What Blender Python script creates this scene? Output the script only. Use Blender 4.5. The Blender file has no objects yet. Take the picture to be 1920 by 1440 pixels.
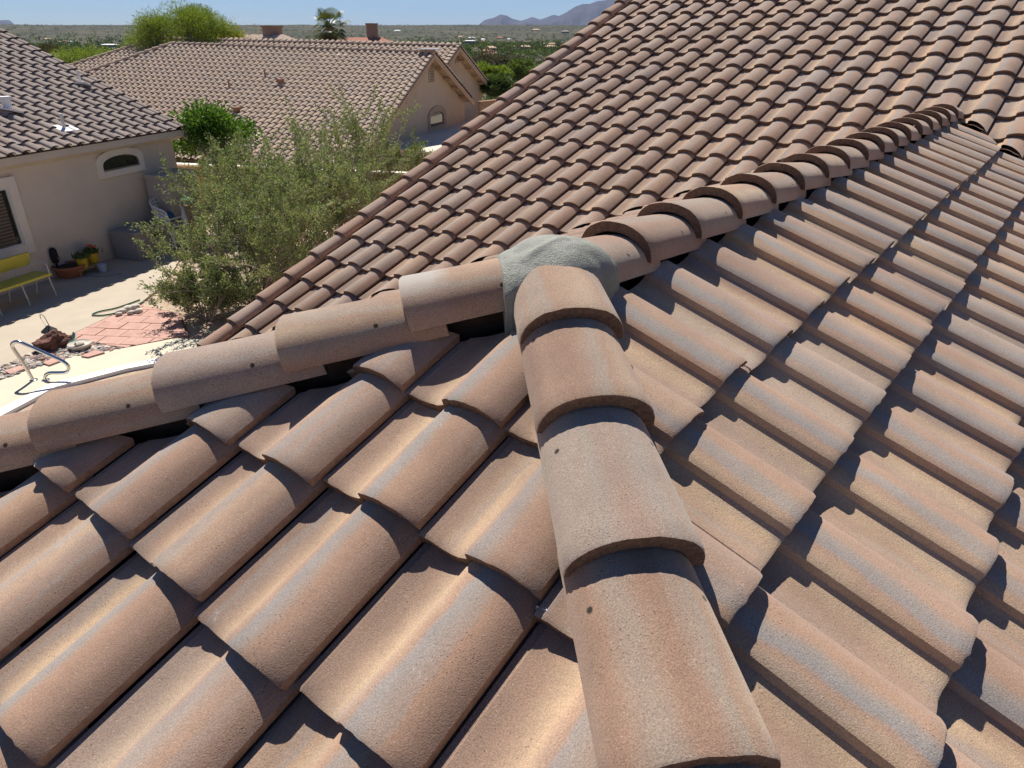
import bpy, bmesh, math, random
import numpy as np
from mathutils import Vector, Matrix, noise

random.seed(7)
rng = np.random.default_rng(11)
PI = math.pi
R = math.radians
scene = bpy.context.scene
C = scene.collection

# ------------------------------------------------------------------ camera
CAM = Vector((0.0, 0.0, 4.5))
YAW, PIT, ROL, FPX = R(38.217), R(26.3738), R(0.1415), 1323.24
_h = Vector((math.cos(YAW), math.sin(YAW), 0)); _r = Vector((math.sin(YAW), -math.cos(YAW), 0)); _z = Vector((0, 0, 1))
FW = _h * math.cos(PIT) - _z * math.sin(PIT)
_u = _z * math.cos(PIT) + _h * math.sin(PIT)
RT = _r * math.cos(ROL) + _u * math.sin(ROL)
UP = -_r * math.sin(ROL) + _u * math.cos(ROL)
cd = bpy.data.cameras.new('camera'); cam = bpy.data.objects.new('camera', cd); C.objects.link(cam)
cam.matrix_world = Matrix(((RT.x, UP.x, -FW.x, CAM.x), (RT.y, UP.y, -FW.y, CAM.y), (RT.z, UP.z, -FW.z, CAM.z), (0, 0, 0, 1)))
cd.sensor_width = 36; cd.lens = 36 * FPX / 1920; cd.clip_start = 0.05; cd.clip_end = 60000
scene.camera = cam

# ------------------------------------------------------------------ light
SUN_AZ, SUN_EL = R(58.0), R(52.0)
SUN = Vector((math.cos(SUN_AZ) * math.cos(SUN_EL), math.sin(SUN_AZ) * math.cos(SUN_EL), math.sin(SUN_EL)))
w = bpy.data.worlds.new('World'); scene.world = w; w.use_nodes = True
nt = w.node_tree; nt.nodes.clear()
sky = nt.nodes.new('ShaderNodeTexSky'); sky.sky_type = 'NISHITA'; sky.sun_disc = False
sky.sun_elevation = SUN_EL; sky.sun_rotation = PI / 2 - SUN_AZ
sky.altitude = 800; sky.air_density = 1.0; sky.dust_density = 0.1; sky.ozone_density = 3.0
bg = nt.nodes.new('ShaderNodeBackground'); bg.inputs[1].default_value = 0.05
wo = nt.nodes.new('ShaderNodeOutputWorld')
tn = nt.nodes.new('ShaderNodeMix'); tn.data_type = 'RGBA'; tn.blend_type = 'MULTIPLY'; tn.inputs[0].default_value = 1.0; tn.inputs[7].default_value = (.70, .84, 1.12, 1)
nt.links.new(sky.outputs[0], tn.inputs[6]); nt.links.new(tn.outputs[2], bg.inputs[0]); nt.links.new(bg.outputs[0], wo.inputs[0])
sl = bpy.data.lights.new('sun', 'SUN'); sl.energy = 5.0; sl.angle = R(0.53); sl.color = (1.0, 0.955, 0.89)
so = bpy.data.objects.new('sun', sl); C.objects.link(so); so.rotation_euler = (-SUN).to_track_quat('-Z', 'Y').to_euler()
so.location = (0, 0, 60)
scene.view_settings.view_transform = 'Standard'; scene.view_settings.look = 'None'
scene.view_settings.exposure = 0.62; scene.view_settings.gamma = 1.0; scene.view_settings.use_curve_mapping = False


def ray(px, py):
    return FW + RT * ((px - 960) / FPX) - UP * ((py - 720) / FPX)


def at(px, py, z=0.0):
    v = ray(px, py); return CAM + v * ((z - CAM.z) / v.z)


def atd(px, py, d):
    v = ray(px, py); return CAM + v * (d / math.hypot(v.x, v.y))


def onplane(px, py, co, no):
    v = ray(px, py); return CAM + v * ((co - CAM).dot(no) / v.dot(no))


def proj(p):
    d = p - CAM; k = d.dot(FW)
    if k < 0.05: return None
    return 960 + FPX * d.dot(RT) / k, 720 - FPX * d.dot(UP) / k, k


# ------------------------------------------------------------------ materials
def mat(name):
    m = bpy.data.materials.new(name); m.use_nodes = True
    return m, m.node_tree, m.node_tree.nodes['Principled BSDF']


def nd(t, typ, **kw):
    n = t.nodes.new(typ)
    for k, v in kw.items():
        if k.startswith('i_'):
            n.inputs[k[2:].replace('_', ' ')].default_value = v
        else: setattr(n, k, v)
    return n


def mixc(t, a, b, f, mode='MIX'):
    n = t.nodes.new('ShaderNodeMix'); n.data_type = 'RGBA'; n.blend_type = mode
    for sock, v in ((n.inputs[0], f), (n.inputs[6], a), (n.inputs[7], b)):
        if isinstance(v, (int, float)): sock.default_value = v
        elif isinstance(v, tuple): sock.default_value = v + (1,) if len(v) == 3 else v
        else: t.links.new(v, sock)
    return n.outputs[2]


def mth(t, op, a, b=None, c=None):
    n = t.nodes.new('ShaderNodeMath'); n.operation = op
    for i, v in enumerate((a, b, c)):
        if v is None: continue
        if isinstance(v, (int, float)): n.inputs[i].default_value = v
        else: t.links.new(v, n.inputs[i])
    return n.outputs[0]


def ramp(t, fac, stops, interp='LINEAR'):
    n = t.nodes.new('ShaderNodeValToRGB'); n.color_ramp.interpolation = interp
    e = n.color_ramp.elements
    while len(e) < len(stops): e.new(0.5)
    for i, (p, c) in enumerate(stops):
        e[i].position = p; e[i].color = (c + (1,)) if isinstance(c, tuple) else (c, c, c, 1)
    t.links.new(fac, n.inputs[0]); return n.outputs[0]


def noi(t, vec, scale, detail=3, rough=0.5):
    n = nd(t, 'ShaderNodeTexNoise', i_Scale=scale, i_Detail=detail, i_Roughness=rough)
    if vec is not None: t.links.new(vec, n.inputs['Vector'])
    return n.outputs['Fac']


def bump(t, p, h, strength, dist):
    b = nd(t, 'ShaderNodeBump', i_Strength=strength, i_Distance=dist)
    t.links.new(h, b.inputs['Height']); t.links.new(b.outputs[0], p.inputs['Normal'])


def geopos(t): return t.nodes.new('ShaderNodeNewGeometry').outputs['Position']


def simple(name, col, rough=0.7, var=0.12, scale=6.0, bmp=0.0, bscale=60, metal=0.0, spec=0.3, bdist=0.004):
    m, t, p = mat(name)
    pos = geopos(t)
    n1 = noi(t, pos, scale, 4, 0.6)
    lo = tuple(c * (1 - var) for c in col); hi = tuple(min(1, c * (1 + var)) for c in col)
    t.links.new(ramp(t, n1, [(0.3, lo), (0.7, hi)]), p.inputs['Base Color'])
    p.inputs['Roughness'].default_value = rough; p.inputs['Metallic'].default_value = metal
    p.inputs['Specular IOR Level'].default_value = spec
    if bmp: bump(t, p, noi(t, pos, bscale, 3, 0.6), bmp, bdist)
    return m


def tile_material(name, stops, seedmix=1.0, grain=1.0, holes=False, fine=True, bands=None, wash=False):
    """concrete tile: streaks run down the tile, sandy grain, pits, pale scuffs"""
    m, t, p = mat(name)
    uv = t.nodes.new('ShaderNodeUVMap').outputs[0]
    sx = t.nodes.new('ShaderNodeSeparateXYZ'); t.links.new(uv, sx.inputs[0])
    oi = t.nodes.new('ShaderNodeObjectInfo').outputs['Random']
    at_ = nd(t, 'ShaderNodeAttribute', attribute_name='seed').outputs['Fac']
    seed = mth(t, 'FRACT', mth(t, 'ADD', oi, at_))
    pos = geopos(t)
    wob = mth(t, 'MULTIPLY', mth(t, 'SUBTRACT', noi(t, pos, 9, 2), 0.5), 0.035)
    u2 = mth(t, 'ADD', sx.outputs[0], wob)
    cv = t.nodes.new('ShaderNodeCombineXYZ')
    t.links.new(mth(t, 'MULTIPLY_ADD', u2, 9.5, mth(t, 'MULTIPLY', seed, 91.7)), cv.inputs[0])
    t.links.new(mth(t, 'MULTIPLY_ADD', sx.outputs[1], 0.55, mth(t, 'MULTIPLY', seed, 37.3)), cv.inputs[1])
    t.links.new(mth(t, 'MULTIPLY', seed, 17.0), cv.inputs[2])
    n1 = noi(t, cv.outputs[0], 1.0, 1.2, 0.45)
    col = ramp(t, n1, stops)
    # bands laid down along the profile, shifted from tile to tile
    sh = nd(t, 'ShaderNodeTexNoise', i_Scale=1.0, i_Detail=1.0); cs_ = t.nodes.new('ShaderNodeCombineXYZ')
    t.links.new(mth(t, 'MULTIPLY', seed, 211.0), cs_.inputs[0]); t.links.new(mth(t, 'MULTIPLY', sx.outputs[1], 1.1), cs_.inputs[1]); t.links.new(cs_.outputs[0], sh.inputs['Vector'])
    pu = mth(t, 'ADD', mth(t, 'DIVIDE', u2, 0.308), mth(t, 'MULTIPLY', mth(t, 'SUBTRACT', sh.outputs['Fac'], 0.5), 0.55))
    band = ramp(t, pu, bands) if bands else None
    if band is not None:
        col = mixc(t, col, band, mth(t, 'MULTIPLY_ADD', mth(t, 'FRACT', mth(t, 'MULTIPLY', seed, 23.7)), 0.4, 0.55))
    # second, broader streak
    cv2 = t.nodes.new('ShaderNodeCombineXYZ')
    t.links.new(mth(t, 'MULTIPLY_ADD', u2, 17, mth(t, 'MULTIPLY', seed, 53.1)), cv2.inputs[0])
    t.links.new(mth(t, 'MULTIPLY_ADD', sx.outputs[1], 0.9, mth(t, 'MULTIPLY', seed, 11.9)), cv2.inputs[1])
    n2 = noi(t, cv2.outputs[0], 1.0, 2, 0.5)
    col = mixc(t, col, stops[2][1], ramp(t, n2, [(0.58, 0.0), (0.68, 0.6)]))
    # tile to tile tint
    tint = ramp(t, mth(t, 'FRACT', mth(t, 'MULTIPLY', seed, 7.31)), [(0.0, (0.90, 0.885, 0.88)), (0.5, (1.0, 1.0, 1.0)), (1.0, (1.06, 1.035, 0.99))])
    col = mixc(t, col, tint, 1.0, 'MULTIPLY')
    odd = ramp(t, mth(t, 'FRACT', mth(t, 'MULTIPLY', seed, 31.7)), [(0.84, 0.0), (0.88, 0.42)])
    col = mixc(t, col, (0.335, 0.295, 0.262), mth(t, 'MULTIPLY', odd, ramp(t, n1, [(0.35, 0.4), (0.6, 1.0)])))
    # blotches and pale wear
    bl = noi(t, pos, 5.5, 4, 0.62)
    col = mixc(t, col, ramp(t, bl, [(0.3, (0.88, 0.87, 0.87)), (0.7, (1.1, 1.08, 1.06))]), 1.0, 'MULTIPLY')
    sc = noi(t, pos, 21, 5, 0.7)
    col = mixc(t, col, (0.62, 0.57, 0.52), ramp(t, sc, [(0.66, 0.0), (0.78, 0.45)]))
    if fine:
        g1 = noi(t, pos, 330, 2, 0.6); g2 = noi(t, pos, 900, 1, 0.5)
        gr = mth(t, 'MULTIPLY_ADD', mth(t, 'SUBTRACT', g1, 0.5), 1.1 * grain, 1.0)
        gr = mth(t, 'MULTIPLY_ADD', mth(t, 'SUBTRACT', g2, 0.5), 0.9 * grain, gr)
        col = mixc(t, col, gr, 1.0, 'MULTIPLY')
        vo = nd(t, 'ShaderNodeTexVoronoi', i_Scale=120.0); t.links.new(pos, vo.inputs['Vector'])
        pitm = noi(t, pos, 6, 2)
        pit = mth(t, 'MULTIPLY', ramp(t, vo.outputs['Distance'], [(0.10, 1.0), (0.2, 0.0)]), ramp(t, pitm, [(0.5, 0.0), (0.62, 0.7)]))
        col = mixc(t, col, (0.07, 0.045, 0.035), pit)
        vs = nd(t, 'ShaderNodeTexVoronoi', i_Scale=75.0); t.links.new(pos, vs.inputs['Vector'])
        spk = ramp(t, vs.outputs['Distance'], [(0.05, 1.0), (0.1, 0.0)])
        col = mixc(t, col, (0.62, 0.55, 0.47), mth(t, 'MULTIPLY', spk, 0.55))
        if holes:
            def hole(cu, cvv, rad):
                dx = mth(t, 'SUBTRACT', mth(t, 'ABSOLUTE', sx.outputs[0]), cu); dy = mth(t, 'SUBTRACT', sx.outputs[1], cvv)
                d = mth(t, 'SQRT', mth(t, 'ADD', mth(t, 'MULTIPLY', dx, dx), mth(t, 'MULTIPLY', dy, dy)))
                return ramp(t, mth(t, 'DIVIDE', d, rad), [(0.6, 1.0), (1.0, 0.0)])
            hm = hole(0.088, 0.255, 0.0075)
            col = mixc(t, col, (0.02, 0.014, 0.012), hm)
        if wash:      # old cement smear left on this one cap
            wm = mth(t, 'MULTIPLY', ramp(t, mth(t, 'MULTIPLY_ADD', noi(t, pos, 25, 3), .05, sx.outputs[1]), [(0.115, 1.0), (0.165, 0.0)]), ramp(t, mth(t, 'MULTIPLY_ADD', noi(t, pos, 30, 3), .03, sx.outputs[0]), [(0.035, 1.0), (0.085, 0.15)]))
            col = mixc(t, col, (0.50, 0.47, 0.41), mth(t, 'MULTIPLY', wm, 0.75))
        hgt = mth(t, 'MULTIPLY_ADD', g1, 0.75, mth(t, 'MULTIPLY', g2, 0.45))
        hgt = mth(t, 'MULTIPLY_ADD', pit, -0.7, hgt)
        hgt = mth(t, 'MULTIPLY_ADD', sc, 0.9, hgt)
        bump(t, p, hgt, 0.6, 0.002)
    hs = nd(t, 'ShaderNodeHueSaturation', i_Saturation=1.02, i_Value=1.06); t.links.new(col, hs.inputs['Color']); col = hs.outputs[0]
    t.links.new(col, p.inputs['Base Color'])
    p.inputs['Roughness'].default_value = 0.9; p.inputs['Specular IOR Level'].default_value = 0.12; p.inputs['Diffuse Roughness'].default_value = 0.4
    p.inputs['Sheen Weight'].default_value = 0.22; p.inputs['Sheen Roughness'].default_value = 0.55; p.inputs['Sheen Tint'].default_value = (1, .88, .76, 1)
    return m


# colour stops: brown-rose, salmon, grey, tan, cream
ST_FIELD = [(0.26, (0.285, 0.188, 0.140)), (0.41, (0.385, 0.258, 0.188)), (0.49, (0.325, 0.278, 0.240)), (0.56, (0.41, 0.275, 0.195)), (0.72, (0.53, 0.40, 0.275))]
ST_RIDGE = [(0.26, (0.29, 0.182, 0.126)), (0.44, (0.365, 0.238, 0.165)), (0.53, (0.36, 0.288, 0.222)), (0.60, (0.385, 0.255, 0.172)), (0.74, (0.46, 0.345, 0.24))]
ST_NB1 = [(0.3, (0.275, 0.215, 0.18)), (0.45, (0.30, 0.238, 0.20)), (0.5, (0.30, 0.25, 0.215)), (0.6, (0.31, 0.25, 0.21)), (0.7, (0.33, 0.265, 0.22))]
ST_NB2 = [(0.3, (0.44, 0.325, 0.235)), (0.45, (0.47, 0.355, 0.26)), (0.5, (0.45, 0.36, 0.275)), (0.6, (0.48, 0.37, 0.275)), (0.7, (0.52, 0.39, 0.285))]
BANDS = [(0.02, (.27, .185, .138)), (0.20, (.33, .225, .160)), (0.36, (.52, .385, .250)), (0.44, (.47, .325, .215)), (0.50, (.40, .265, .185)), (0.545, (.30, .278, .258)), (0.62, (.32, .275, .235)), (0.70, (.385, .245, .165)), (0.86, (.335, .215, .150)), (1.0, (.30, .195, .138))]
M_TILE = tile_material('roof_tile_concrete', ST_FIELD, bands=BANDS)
M_RIDGE = tile_material('ridge_tile_concrete', ST_RIDGE, grain=1.15, holes=True)
M_RAKE = tile_material('rake_tile_concrete', [(0.26, (0.33, 0.205, 0.145)), (0.42, (0.38, 0.235, 0.165)), (0.52, (0.37, 0.25, 0.18)), (0.60, (0.40, 0.25, 0.175)), (0.74, (0.43, 0.29, 0.20))], holes=True)
M_NB1 = tile_material('grey_roof_tile', ST_NB1, fine=False)
M_NB2 = tile_material('tan_roof_tile', ST_NB2, fine=False)
M_NOSE = simple('tile_edge_concrete_shaded', (0.165, 0.10, 0.066), 0.95, 0.35, 90, 1.0, 200, bdist=0.006)  # raw edge concrete, with the shade on the noses darkened into its colour
M_LIP = simple('tile_lip_concrete', (0.27, 0.17, 0.112), 0.95, 0.2, 70, 0.8, 200)
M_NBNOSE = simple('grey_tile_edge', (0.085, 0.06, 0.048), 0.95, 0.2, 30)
M_FELT = simple('black_underlayment', (0.012, 0.012, 0.014), 0.8, 0.3, 30)
M_WOOD = simple('dark_timber', (0.09, 0.055, 0.035), 0.85, 0.3, 20)
M_STUCCO = simple('tan_stucco', (0.40, 0.32, 0.245), 0.95, 0.06, 3.0, 0.6, 45, bdist=0.01)
M_STUCCO1 = simple('taupe_stucco', (0.65, 0.55, 0.44), 0.95, 0.05, 2.0, 0.7, 40, bdist=0.012)
M_TRIM = simple('pale_window_trim', (0.74, 0.66, 0.55), 0.9, 0.04, 5, 0.4, 50)
M_STUCCO2 = simple('sand_stucco', (0.47, 0.365, 0.262), 0.95, 0.06, 1.5, 0.6, 30, bdist=0.012)
M_TRIM2 = simple('brown_window_trim', (0.36, 0.26, 0.18), 0.9, 0.05, 5)
M_CONC = None


# ------------------------------------------------------------------ object helpers
WL = {}


def tag(o, label=None, cat=None, group=None, kind=None):
    if label: o['label'] = label
    if cat: o['category'] = cat
    if group: o['group'] = group
    if kind: o['kind'] = kind
    return o


def link(o, origin=Vector((0, 0, 0)), parent=None, M=None):
    C.objects.link(o)
    if parent is not None: o.parent = parent
    pw = WL[parent.name] if parent is not None else Vector((0, 0, 0))
    if M is None:
        o.location = Vector(origin) - pw; WL[o.name] = Vector(origin)
    else:
        o.matrix_basis = Matrix.Translation(-pw) @ M; WL[o.name] = M.to_translation()
    return o


def thing(name, label, cat, loc, group=None):
    o = bpy.data.objects.new(name, None); o.empty_display_size = 0.2
    link(o, Vector(loc)); return tag(o, label, cat, group)


def set_smooth(me, ang=35):
    me.polygons.foreach_set('use_smooth', [True] * len(me.polygons))
    if ang is not None: me.set_sharp_from_angle(angle=R(ang))


class MB:
    def __init__(s): s.v = []; s.f = []; s.m = []

    def add(s, vs, fs, mi=0):
        b = len(s.v); s.v.extend(Vector(x) for x in vs)
        for f in fs: s.f.append([b + i for i in f]); s.m.append(mi)
        return s

    def box(s, c, size, M=None, mi=0):
        x, y, z = (a / 2 for a in size); c = Vector(c)
        vs = [Vector((sx * x, sy * y, sz * z)) for sz in (-1, 1) for sy in (-1, 1) for sx in (-1, 1)]
        if M is not None: vs = [M @ q for q in vs]
        return s.add([c + q for q in vs], [(0, 2, 3, 1), (4, 5, 7, 6), (0, 1, 5, 4), (2, 6, 7, 3), (1, 3, 7, 5), (0, 4, 6, 2)], mi)

    def tube(s, pts, r, n=8, mi=0, cap=True):
        pts = [Vector(p) for p in pts]; rs = r if isinstance(r, (list, tuple)) else [r] * len(pts)
        vs = []; fs = []; prev = None
        for i, p in enumerate(pts):
            d = (pts[min(i + 1, len(pts) - 1)] - pts[max(i - 1, 0)]).normalized()
            if prev is None:
                a = d.cross(Vector((0, 0, 1)));
                if a.length < 0.05: a = d.cross(Vector((1, 0, 0)))
                a.normalize()
            else:
                a = (prev - d * prev.dot(d))
                if a.length < 1e-4: a = d.orthogonal()
                a.normalize()
            prev = a; b = d.cross(a)
            for k in range(n):
                th = 2 * PI * k / n; vs.append(p + (a * math.cos(th) + b * math.sin(th)) * rs[i])
        for i in range(len(pts) - 1):
            for k in range(n):
                k2 = (k + 1) % n; fs.append((i * n + k, i * n + k2, (i + 1) * n + k2, (i + 1) * n + k))
        if cap:
            fs.append(tuple(range(n))[::-1]); fs.append(tuple((len(pts) - 1) * n + k for k in range(n)))
        return s.add(vs, fs, mi)

    def lathe(s, prof, n=16, origin=(0, 0, 0), mi=0, sx=1, sy=1, M=None):
        vs = []; fs = []; o = Vector(origin)
        for r, z in prof:
            for k in range(n):
                th = 2 * PI * k / n; q = Vector((r * math.cos(th) * sx, r * math.sin(th) * sy, z))
                vs.append(o + (M @ q if M is not None else q))
        for i in range(len(prof) - 1):
            for k in range(n):
                k2 = (k + 1) % n; fs.append((i * n + k, i * n + k2, (i + 1) * n + k2, (i + 1) * n + k))
        return s.add(vs, fs, mi)

    def prism(s, outline, depth, o, ax, ay, an, mi=0):
        """outline 2-D in (ax, ay), extruded along an by depth"""
        o = Vector(o); n = len(outline)
        vs = [o + ax * a + ay * b for a, b in outline] + [o + ax * a + ay * b + an * depth for a, b in outline]
        fs = [tuple(range(n))[::-1], tuple(range(n, 2 * n))] + [(i, (i + 1) % n, n + (i + 1) % n, n + i) for i in range(n)]
        return s.add(vs, fs, mi)

    def ring(s, outer, inner, depth, o, ax, ay, an, mi=0):
        """frame between two outlines of equal length, extruded"""
        o = Vector(o); n = len(outer); P = lambda q, d: o + ax * q[0] + ay * q[1] + an * d
        vs = [P(q, 0) for q in outer] + [P(q, 0) for q in inner] + [P(q, depth) for q in outer] + [P(q, depth) for q in inner]
        fs = []
        for i in range(n):
            j = (i + 1) % n
            fs += [(2 * n + i, 2 * n + j, 3 * n + j, 3 * n + i), (i, j, 2 * n + j, 2 * n + i), (3 * n + i, 3 * n + j, n + j, n + i), (n + i, n + j, j, i)]
        return s.add(vs, fs, mi)

    def build(s, name, mats, parent=None, origin=None, smooth=None):
        me = bpy.data.meshes.new(name)
        if origin is None:
            if s.v:
                lo = Vector((min(q.x for q in s.v), min(q.y for q in s.v), min(q.z for q in s.v))); hi = Vector((max(q.x for q in s.v), max(q.y for q in s.v), max(q.z for q in s.v)))
                origin = Vector(((lo.x + hi.x) / 2, (lo.y + hi.y) / 2, lo.z))
            else: origin = Vector((0, 0, 0))
        origin = Vector(origin)
        me.from_pydata([q - origin for q in s.v], [], s.f)
        for m_ in (mats if isinstance(mats, (list, tuple)) else [mats]): me.materials.append(m_)
        me.polygons.foreach_set('material_index', s.m)
        bm = bmesh.new(); bm.from_mesh(me); bmesh.ops.recalc_face_normals(bm, faces=bm.faces); bm.to_mesh(me); bm.free()
        if smooth is not None: set_smooth(me, smooth)
        o = bpy.data.objects.new(name, me); return link(o, origin, parent)


def raw_mesh(name, V, F, mats, parent=None, origin=(0, 0, 0), smooth=None, mi=None, uv=None, seed=None, kind=None):
    """numpy arrays straight to one mesh object"""
    me = bpy.data.meshes.new(name); origin = Vector(origin)
    V = np.asarray(V, float) - np.array(origin)
    me.from_pydata(V.tolist(), [], F.tolist() if hasattr(F, 'tolist') else F)
    for m_ in (mats if isinstance(mats, (list, tuple)) else [mats]): me.materials.append(m_)
    if mi is not None: me.polygons.foreach_set('material_index', np.asarray(mi, np.int32))
    if uv is not None:
        l = me.uv_layers.new(name='UVMap'); l.data.foreach_set('uv', np.asarray(uv, np.float32).ravel())
    if seed is not None:
        a = me.attributes.new('seed', 'FLOAT', 'FACE'); a.data.foreach_set('value', np.asarray(seed, np.float32))
    if smooth is not None: set_smooth(me, smooth)
    me.update()
    o = bpy.data.objects.new(name, me); link(o, origin, parent)
    if kind: o['kind'] = kind
    return o


# ------------------------------------------------------------------ S tile
K = 1.1
TW, TE, TLEN = 0.28 * K, 0.3156 * K, 0.425
TTH, TRAISE = 0.032, 0.0355
PROF_HI = [(-.04, -.020), (.006, -.020), (.012, -.003), (.062, -.003), (.070, .0), (.11, -.002), (.17, -.006), (.24, -.007), (.31, -.005), (.37, .0), (.42, .007), (.447, .012), (.455, .031), (.475, .036), (.51, .041), (.555, .0455), (.61, .0495), (.66, .052), (.71, .053), (.76, .0525), (.81, .0502), (.86, .0475), (.91, .040), (.95, .032), (.98, .0248), (1.0, .019)]
PROF_LO = [(-.04, -.020), (.01, -.006), (.07, .0), (.15, -.005), (.24, -.007), (.34, -.003), (.447, .012), (.456, .031), (.51, .041), (.60, .049), (.70, .053), (.80, .0507), (.90, .0415), (1.0, .019)]
PROF_FAR = [(0.0, .0), (.22, -.009), (.40, .004), (.47, .036), (.58, .058), (.70, .0635), (.84, .053), (1.0, .016)]


def tile_geo(prof, ys, rnd=None, W=TW, th=TTH, E=TE, raise_=TRAISE, zs=1.0, rough=0.0, lip=False):
    """S tile; x across (right edge at W), y up the slope from the nose, z height. returns V,F,MI,UV"""
    nu, nv = len(prof), len(ys)
    V = []; F = []; MI = []; UV = []
    jn = [(rnd.gauss(0, rough), rnd.gauss(0, rough * 0.6)) if rnd else (0, 0) for _ in range(nu)]
    for j, y in enumerate(ys):
        for i, (u, z) in enumerate(prof):
            jy, jz = jn[i] if j <= 1 else (0, 0)
            zz = z * zs - raise_ * (y / E) - (0.0035 if j == 0 else 0) + jz * (1 if j == 0 else .3)
            V.append((u * W, y + jy, zz))
    top = lambda i, j: j * nu + i

    def face(idx, m):
        F.append(idx); MI.append(m); UV.append([(V[k][0], V[k][1]) for k in idx])
    for j in range(nv - 1):
        for i in range(nu - 1):
            face((top(i, j), top(i + 1, j), top(i + 1, j + 1), top(i, j + 1)), 0)
    b = len(V)
    for y in (ys[0] + 0.003, ys[-1]):
        for i, (u, z) in enumerate(prof):
            jy = jn[i][0] if y < 0.02 else 0
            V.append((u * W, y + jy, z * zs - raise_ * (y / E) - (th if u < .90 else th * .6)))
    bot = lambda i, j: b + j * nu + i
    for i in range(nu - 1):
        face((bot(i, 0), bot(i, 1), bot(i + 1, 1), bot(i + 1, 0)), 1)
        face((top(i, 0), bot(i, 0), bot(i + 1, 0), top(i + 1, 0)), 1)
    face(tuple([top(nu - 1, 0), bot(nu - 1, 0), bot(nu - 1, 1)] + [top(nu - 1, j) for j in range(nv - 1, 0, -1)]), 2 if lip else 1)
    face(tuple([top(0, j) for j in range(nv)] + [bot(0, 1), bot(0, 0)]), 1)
    return np.array(V), F, MI, UV


def geo_mesh(name, g, mats, smooth=40):
    V, F, MI, UV = g
    me = bpy.data.meshes.new(name); me.from_pydata(V.tolist(), [], F)
    for m_ in mats: me.materials.append(m_)
    me.polygons.foreach_set('material_index', MI)
    l = me.uv_layers.new(name='UVMap'); l.data.foreach_set('uv', np.array([c for f in UV for c in f], np.float32).ravel())
    set_smooth(me, smooth); return me


def ridge_geo(W0, H, L, rnd=None, n=17, taper=0.10, th=0.032, raise_=0.034, Ev=0.34, rough=0.0006, ys=None, e1=.92, e2=.9):
    ys = ys or [0, 0.006, 0.05, L * .35, L * .7, L]
    V = []; F = []; MI = []; UV = []
    jn = [(rnd.gauss(0, rough), rnd.gauss(0, rough)) if rnd else (0, 0) for _ in range(n)]

    def sec(y, off, drop, j):
        k = 1 - taper * y / 0.425
        for i in range(n):
            th_ = PI * (1 - i / (n - 1)); c, s = math.cos(th_), math.sin(th_)
            x = math.copysign(abs(c) ** e1, c); z = max(0, s) ** e2
            jy, jz = jn[i] if j == 0 else (0, 0)
            wv = 0.0012 * math.sin(9 * y + i * .5 + (rnd.random() if rnd else 0))
            V.append((x * (W0 * k - off), y + jy, z * (H * k - off) - raise_ * y / Ev - drop + jz + (wv if rough else 0)))
    for j, y in enumerate(ys): sec(y, 0.0022 if j == 0 else 0, 0, j)
    nv = len(ys); top = lambda i, j: j * n + i

    def face(idx, m):
        F.append(idx); MI.append(m); UV.append([((k % n) / (n - 1) * 2 * W0 * 1.2 - W0 * 1.2, V[k][1]) for k in idx])
    for j in range(nv - 1):
        for i in range(n - 1): face((top(i, j), top(i + 1, j), top(i + 1, j + 1), top(i, j + 1)), 0)
    b = len(V); sec(ys[0] + .001, th, 0, 0); sec(ys[-1], th, 0, 9)
    bot = lambda i, j: b + j * n + i
    for i in range(n - 1):
        face((bot(i, 0), bot(i, 1), bot(i + 1, 1), bot(i + 1, 0)), 1)
        face((top(i, 0), bot(i, 0), bot(i + 1, 0), top(i + 1, 0)), 1)
        face((top(i, nv - 1), top(i + 1, nv - 1), bot(i + 1, 1), bot(i, 1)), 1)
    for i in (0, n - 1):
        face(tuple([top(i, j) for j in range(nv)] + [bot(i, 1), bot(i, 0)]), 1)
    return np.array(V), F, MI, UV


def frame(o, right, up):
    n = right.cross(up)
    return Matrix(((right.x, up.x, n.x, o.x), (right.y, up.y, n.y, o.y), (right.z, up.z, n.z, o.z), (0, 0, 0, 1)))


def bisect_mesh(me, M, cuts, name):
    """copy of a mesh cut by world planes (co, no): keeps the side no points away from"""
    bm = bmesh.new(); bm.from_mesh(me); Mi = M.inverted(); R3 = M.to_3x3().transposed()
    for co, no in cuts:
        if not bm.verts: break
        lco = Mi @ co; lno = (R3 @ no).normalized()
        r = bmesh.ops.bisect_plane(bm, geom=list(bm.verts) + list(bm.edges) + list(bm.faces), plane_co=lco, plane_no=lno, clear_outer=True, dist=1e-5)
    if len(bm.faces) == 0: bm.free(); return None
    out = me.copy(); out.name = name; bm.to_mesh(out); bm.free(); return out


def needs_cut(M, cuts, W, L):
    """-1 gone, 0 whole, list of cuts that touch"""
    pts = [M @ Vector(p) for p in ((0, 0, 0), (W, 0, 0), (0, L, 0), (W, L, 0), (W / 2, L / 2, .03))]
    hit = []
    for co, no in cuts:
        d = [(p - co).dot(no) for p in pts]
        if min(d) > 0: return -1
        if max(d) > -0.005: hit.append((co, no))
    return hit


def tile_score(M):
    """how large the tile shows in the picture"""
    c = M @ Vector((TW * .55, TE * .5, .03)); q = proj(c)
    if q is None: return -1
    x, y, k = q
    if not (-60 < x < 1980 and -50 < y < 1500): return -1.0 / max(k, .1)
    v = (CAM - c).normalized(); n = (M.to_3x3() @ Vector((0, 0, 1))).normalized()
    return max(0.05, v.dot(n)) * (FPX / (c - CAM).length) ** 2


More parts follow.
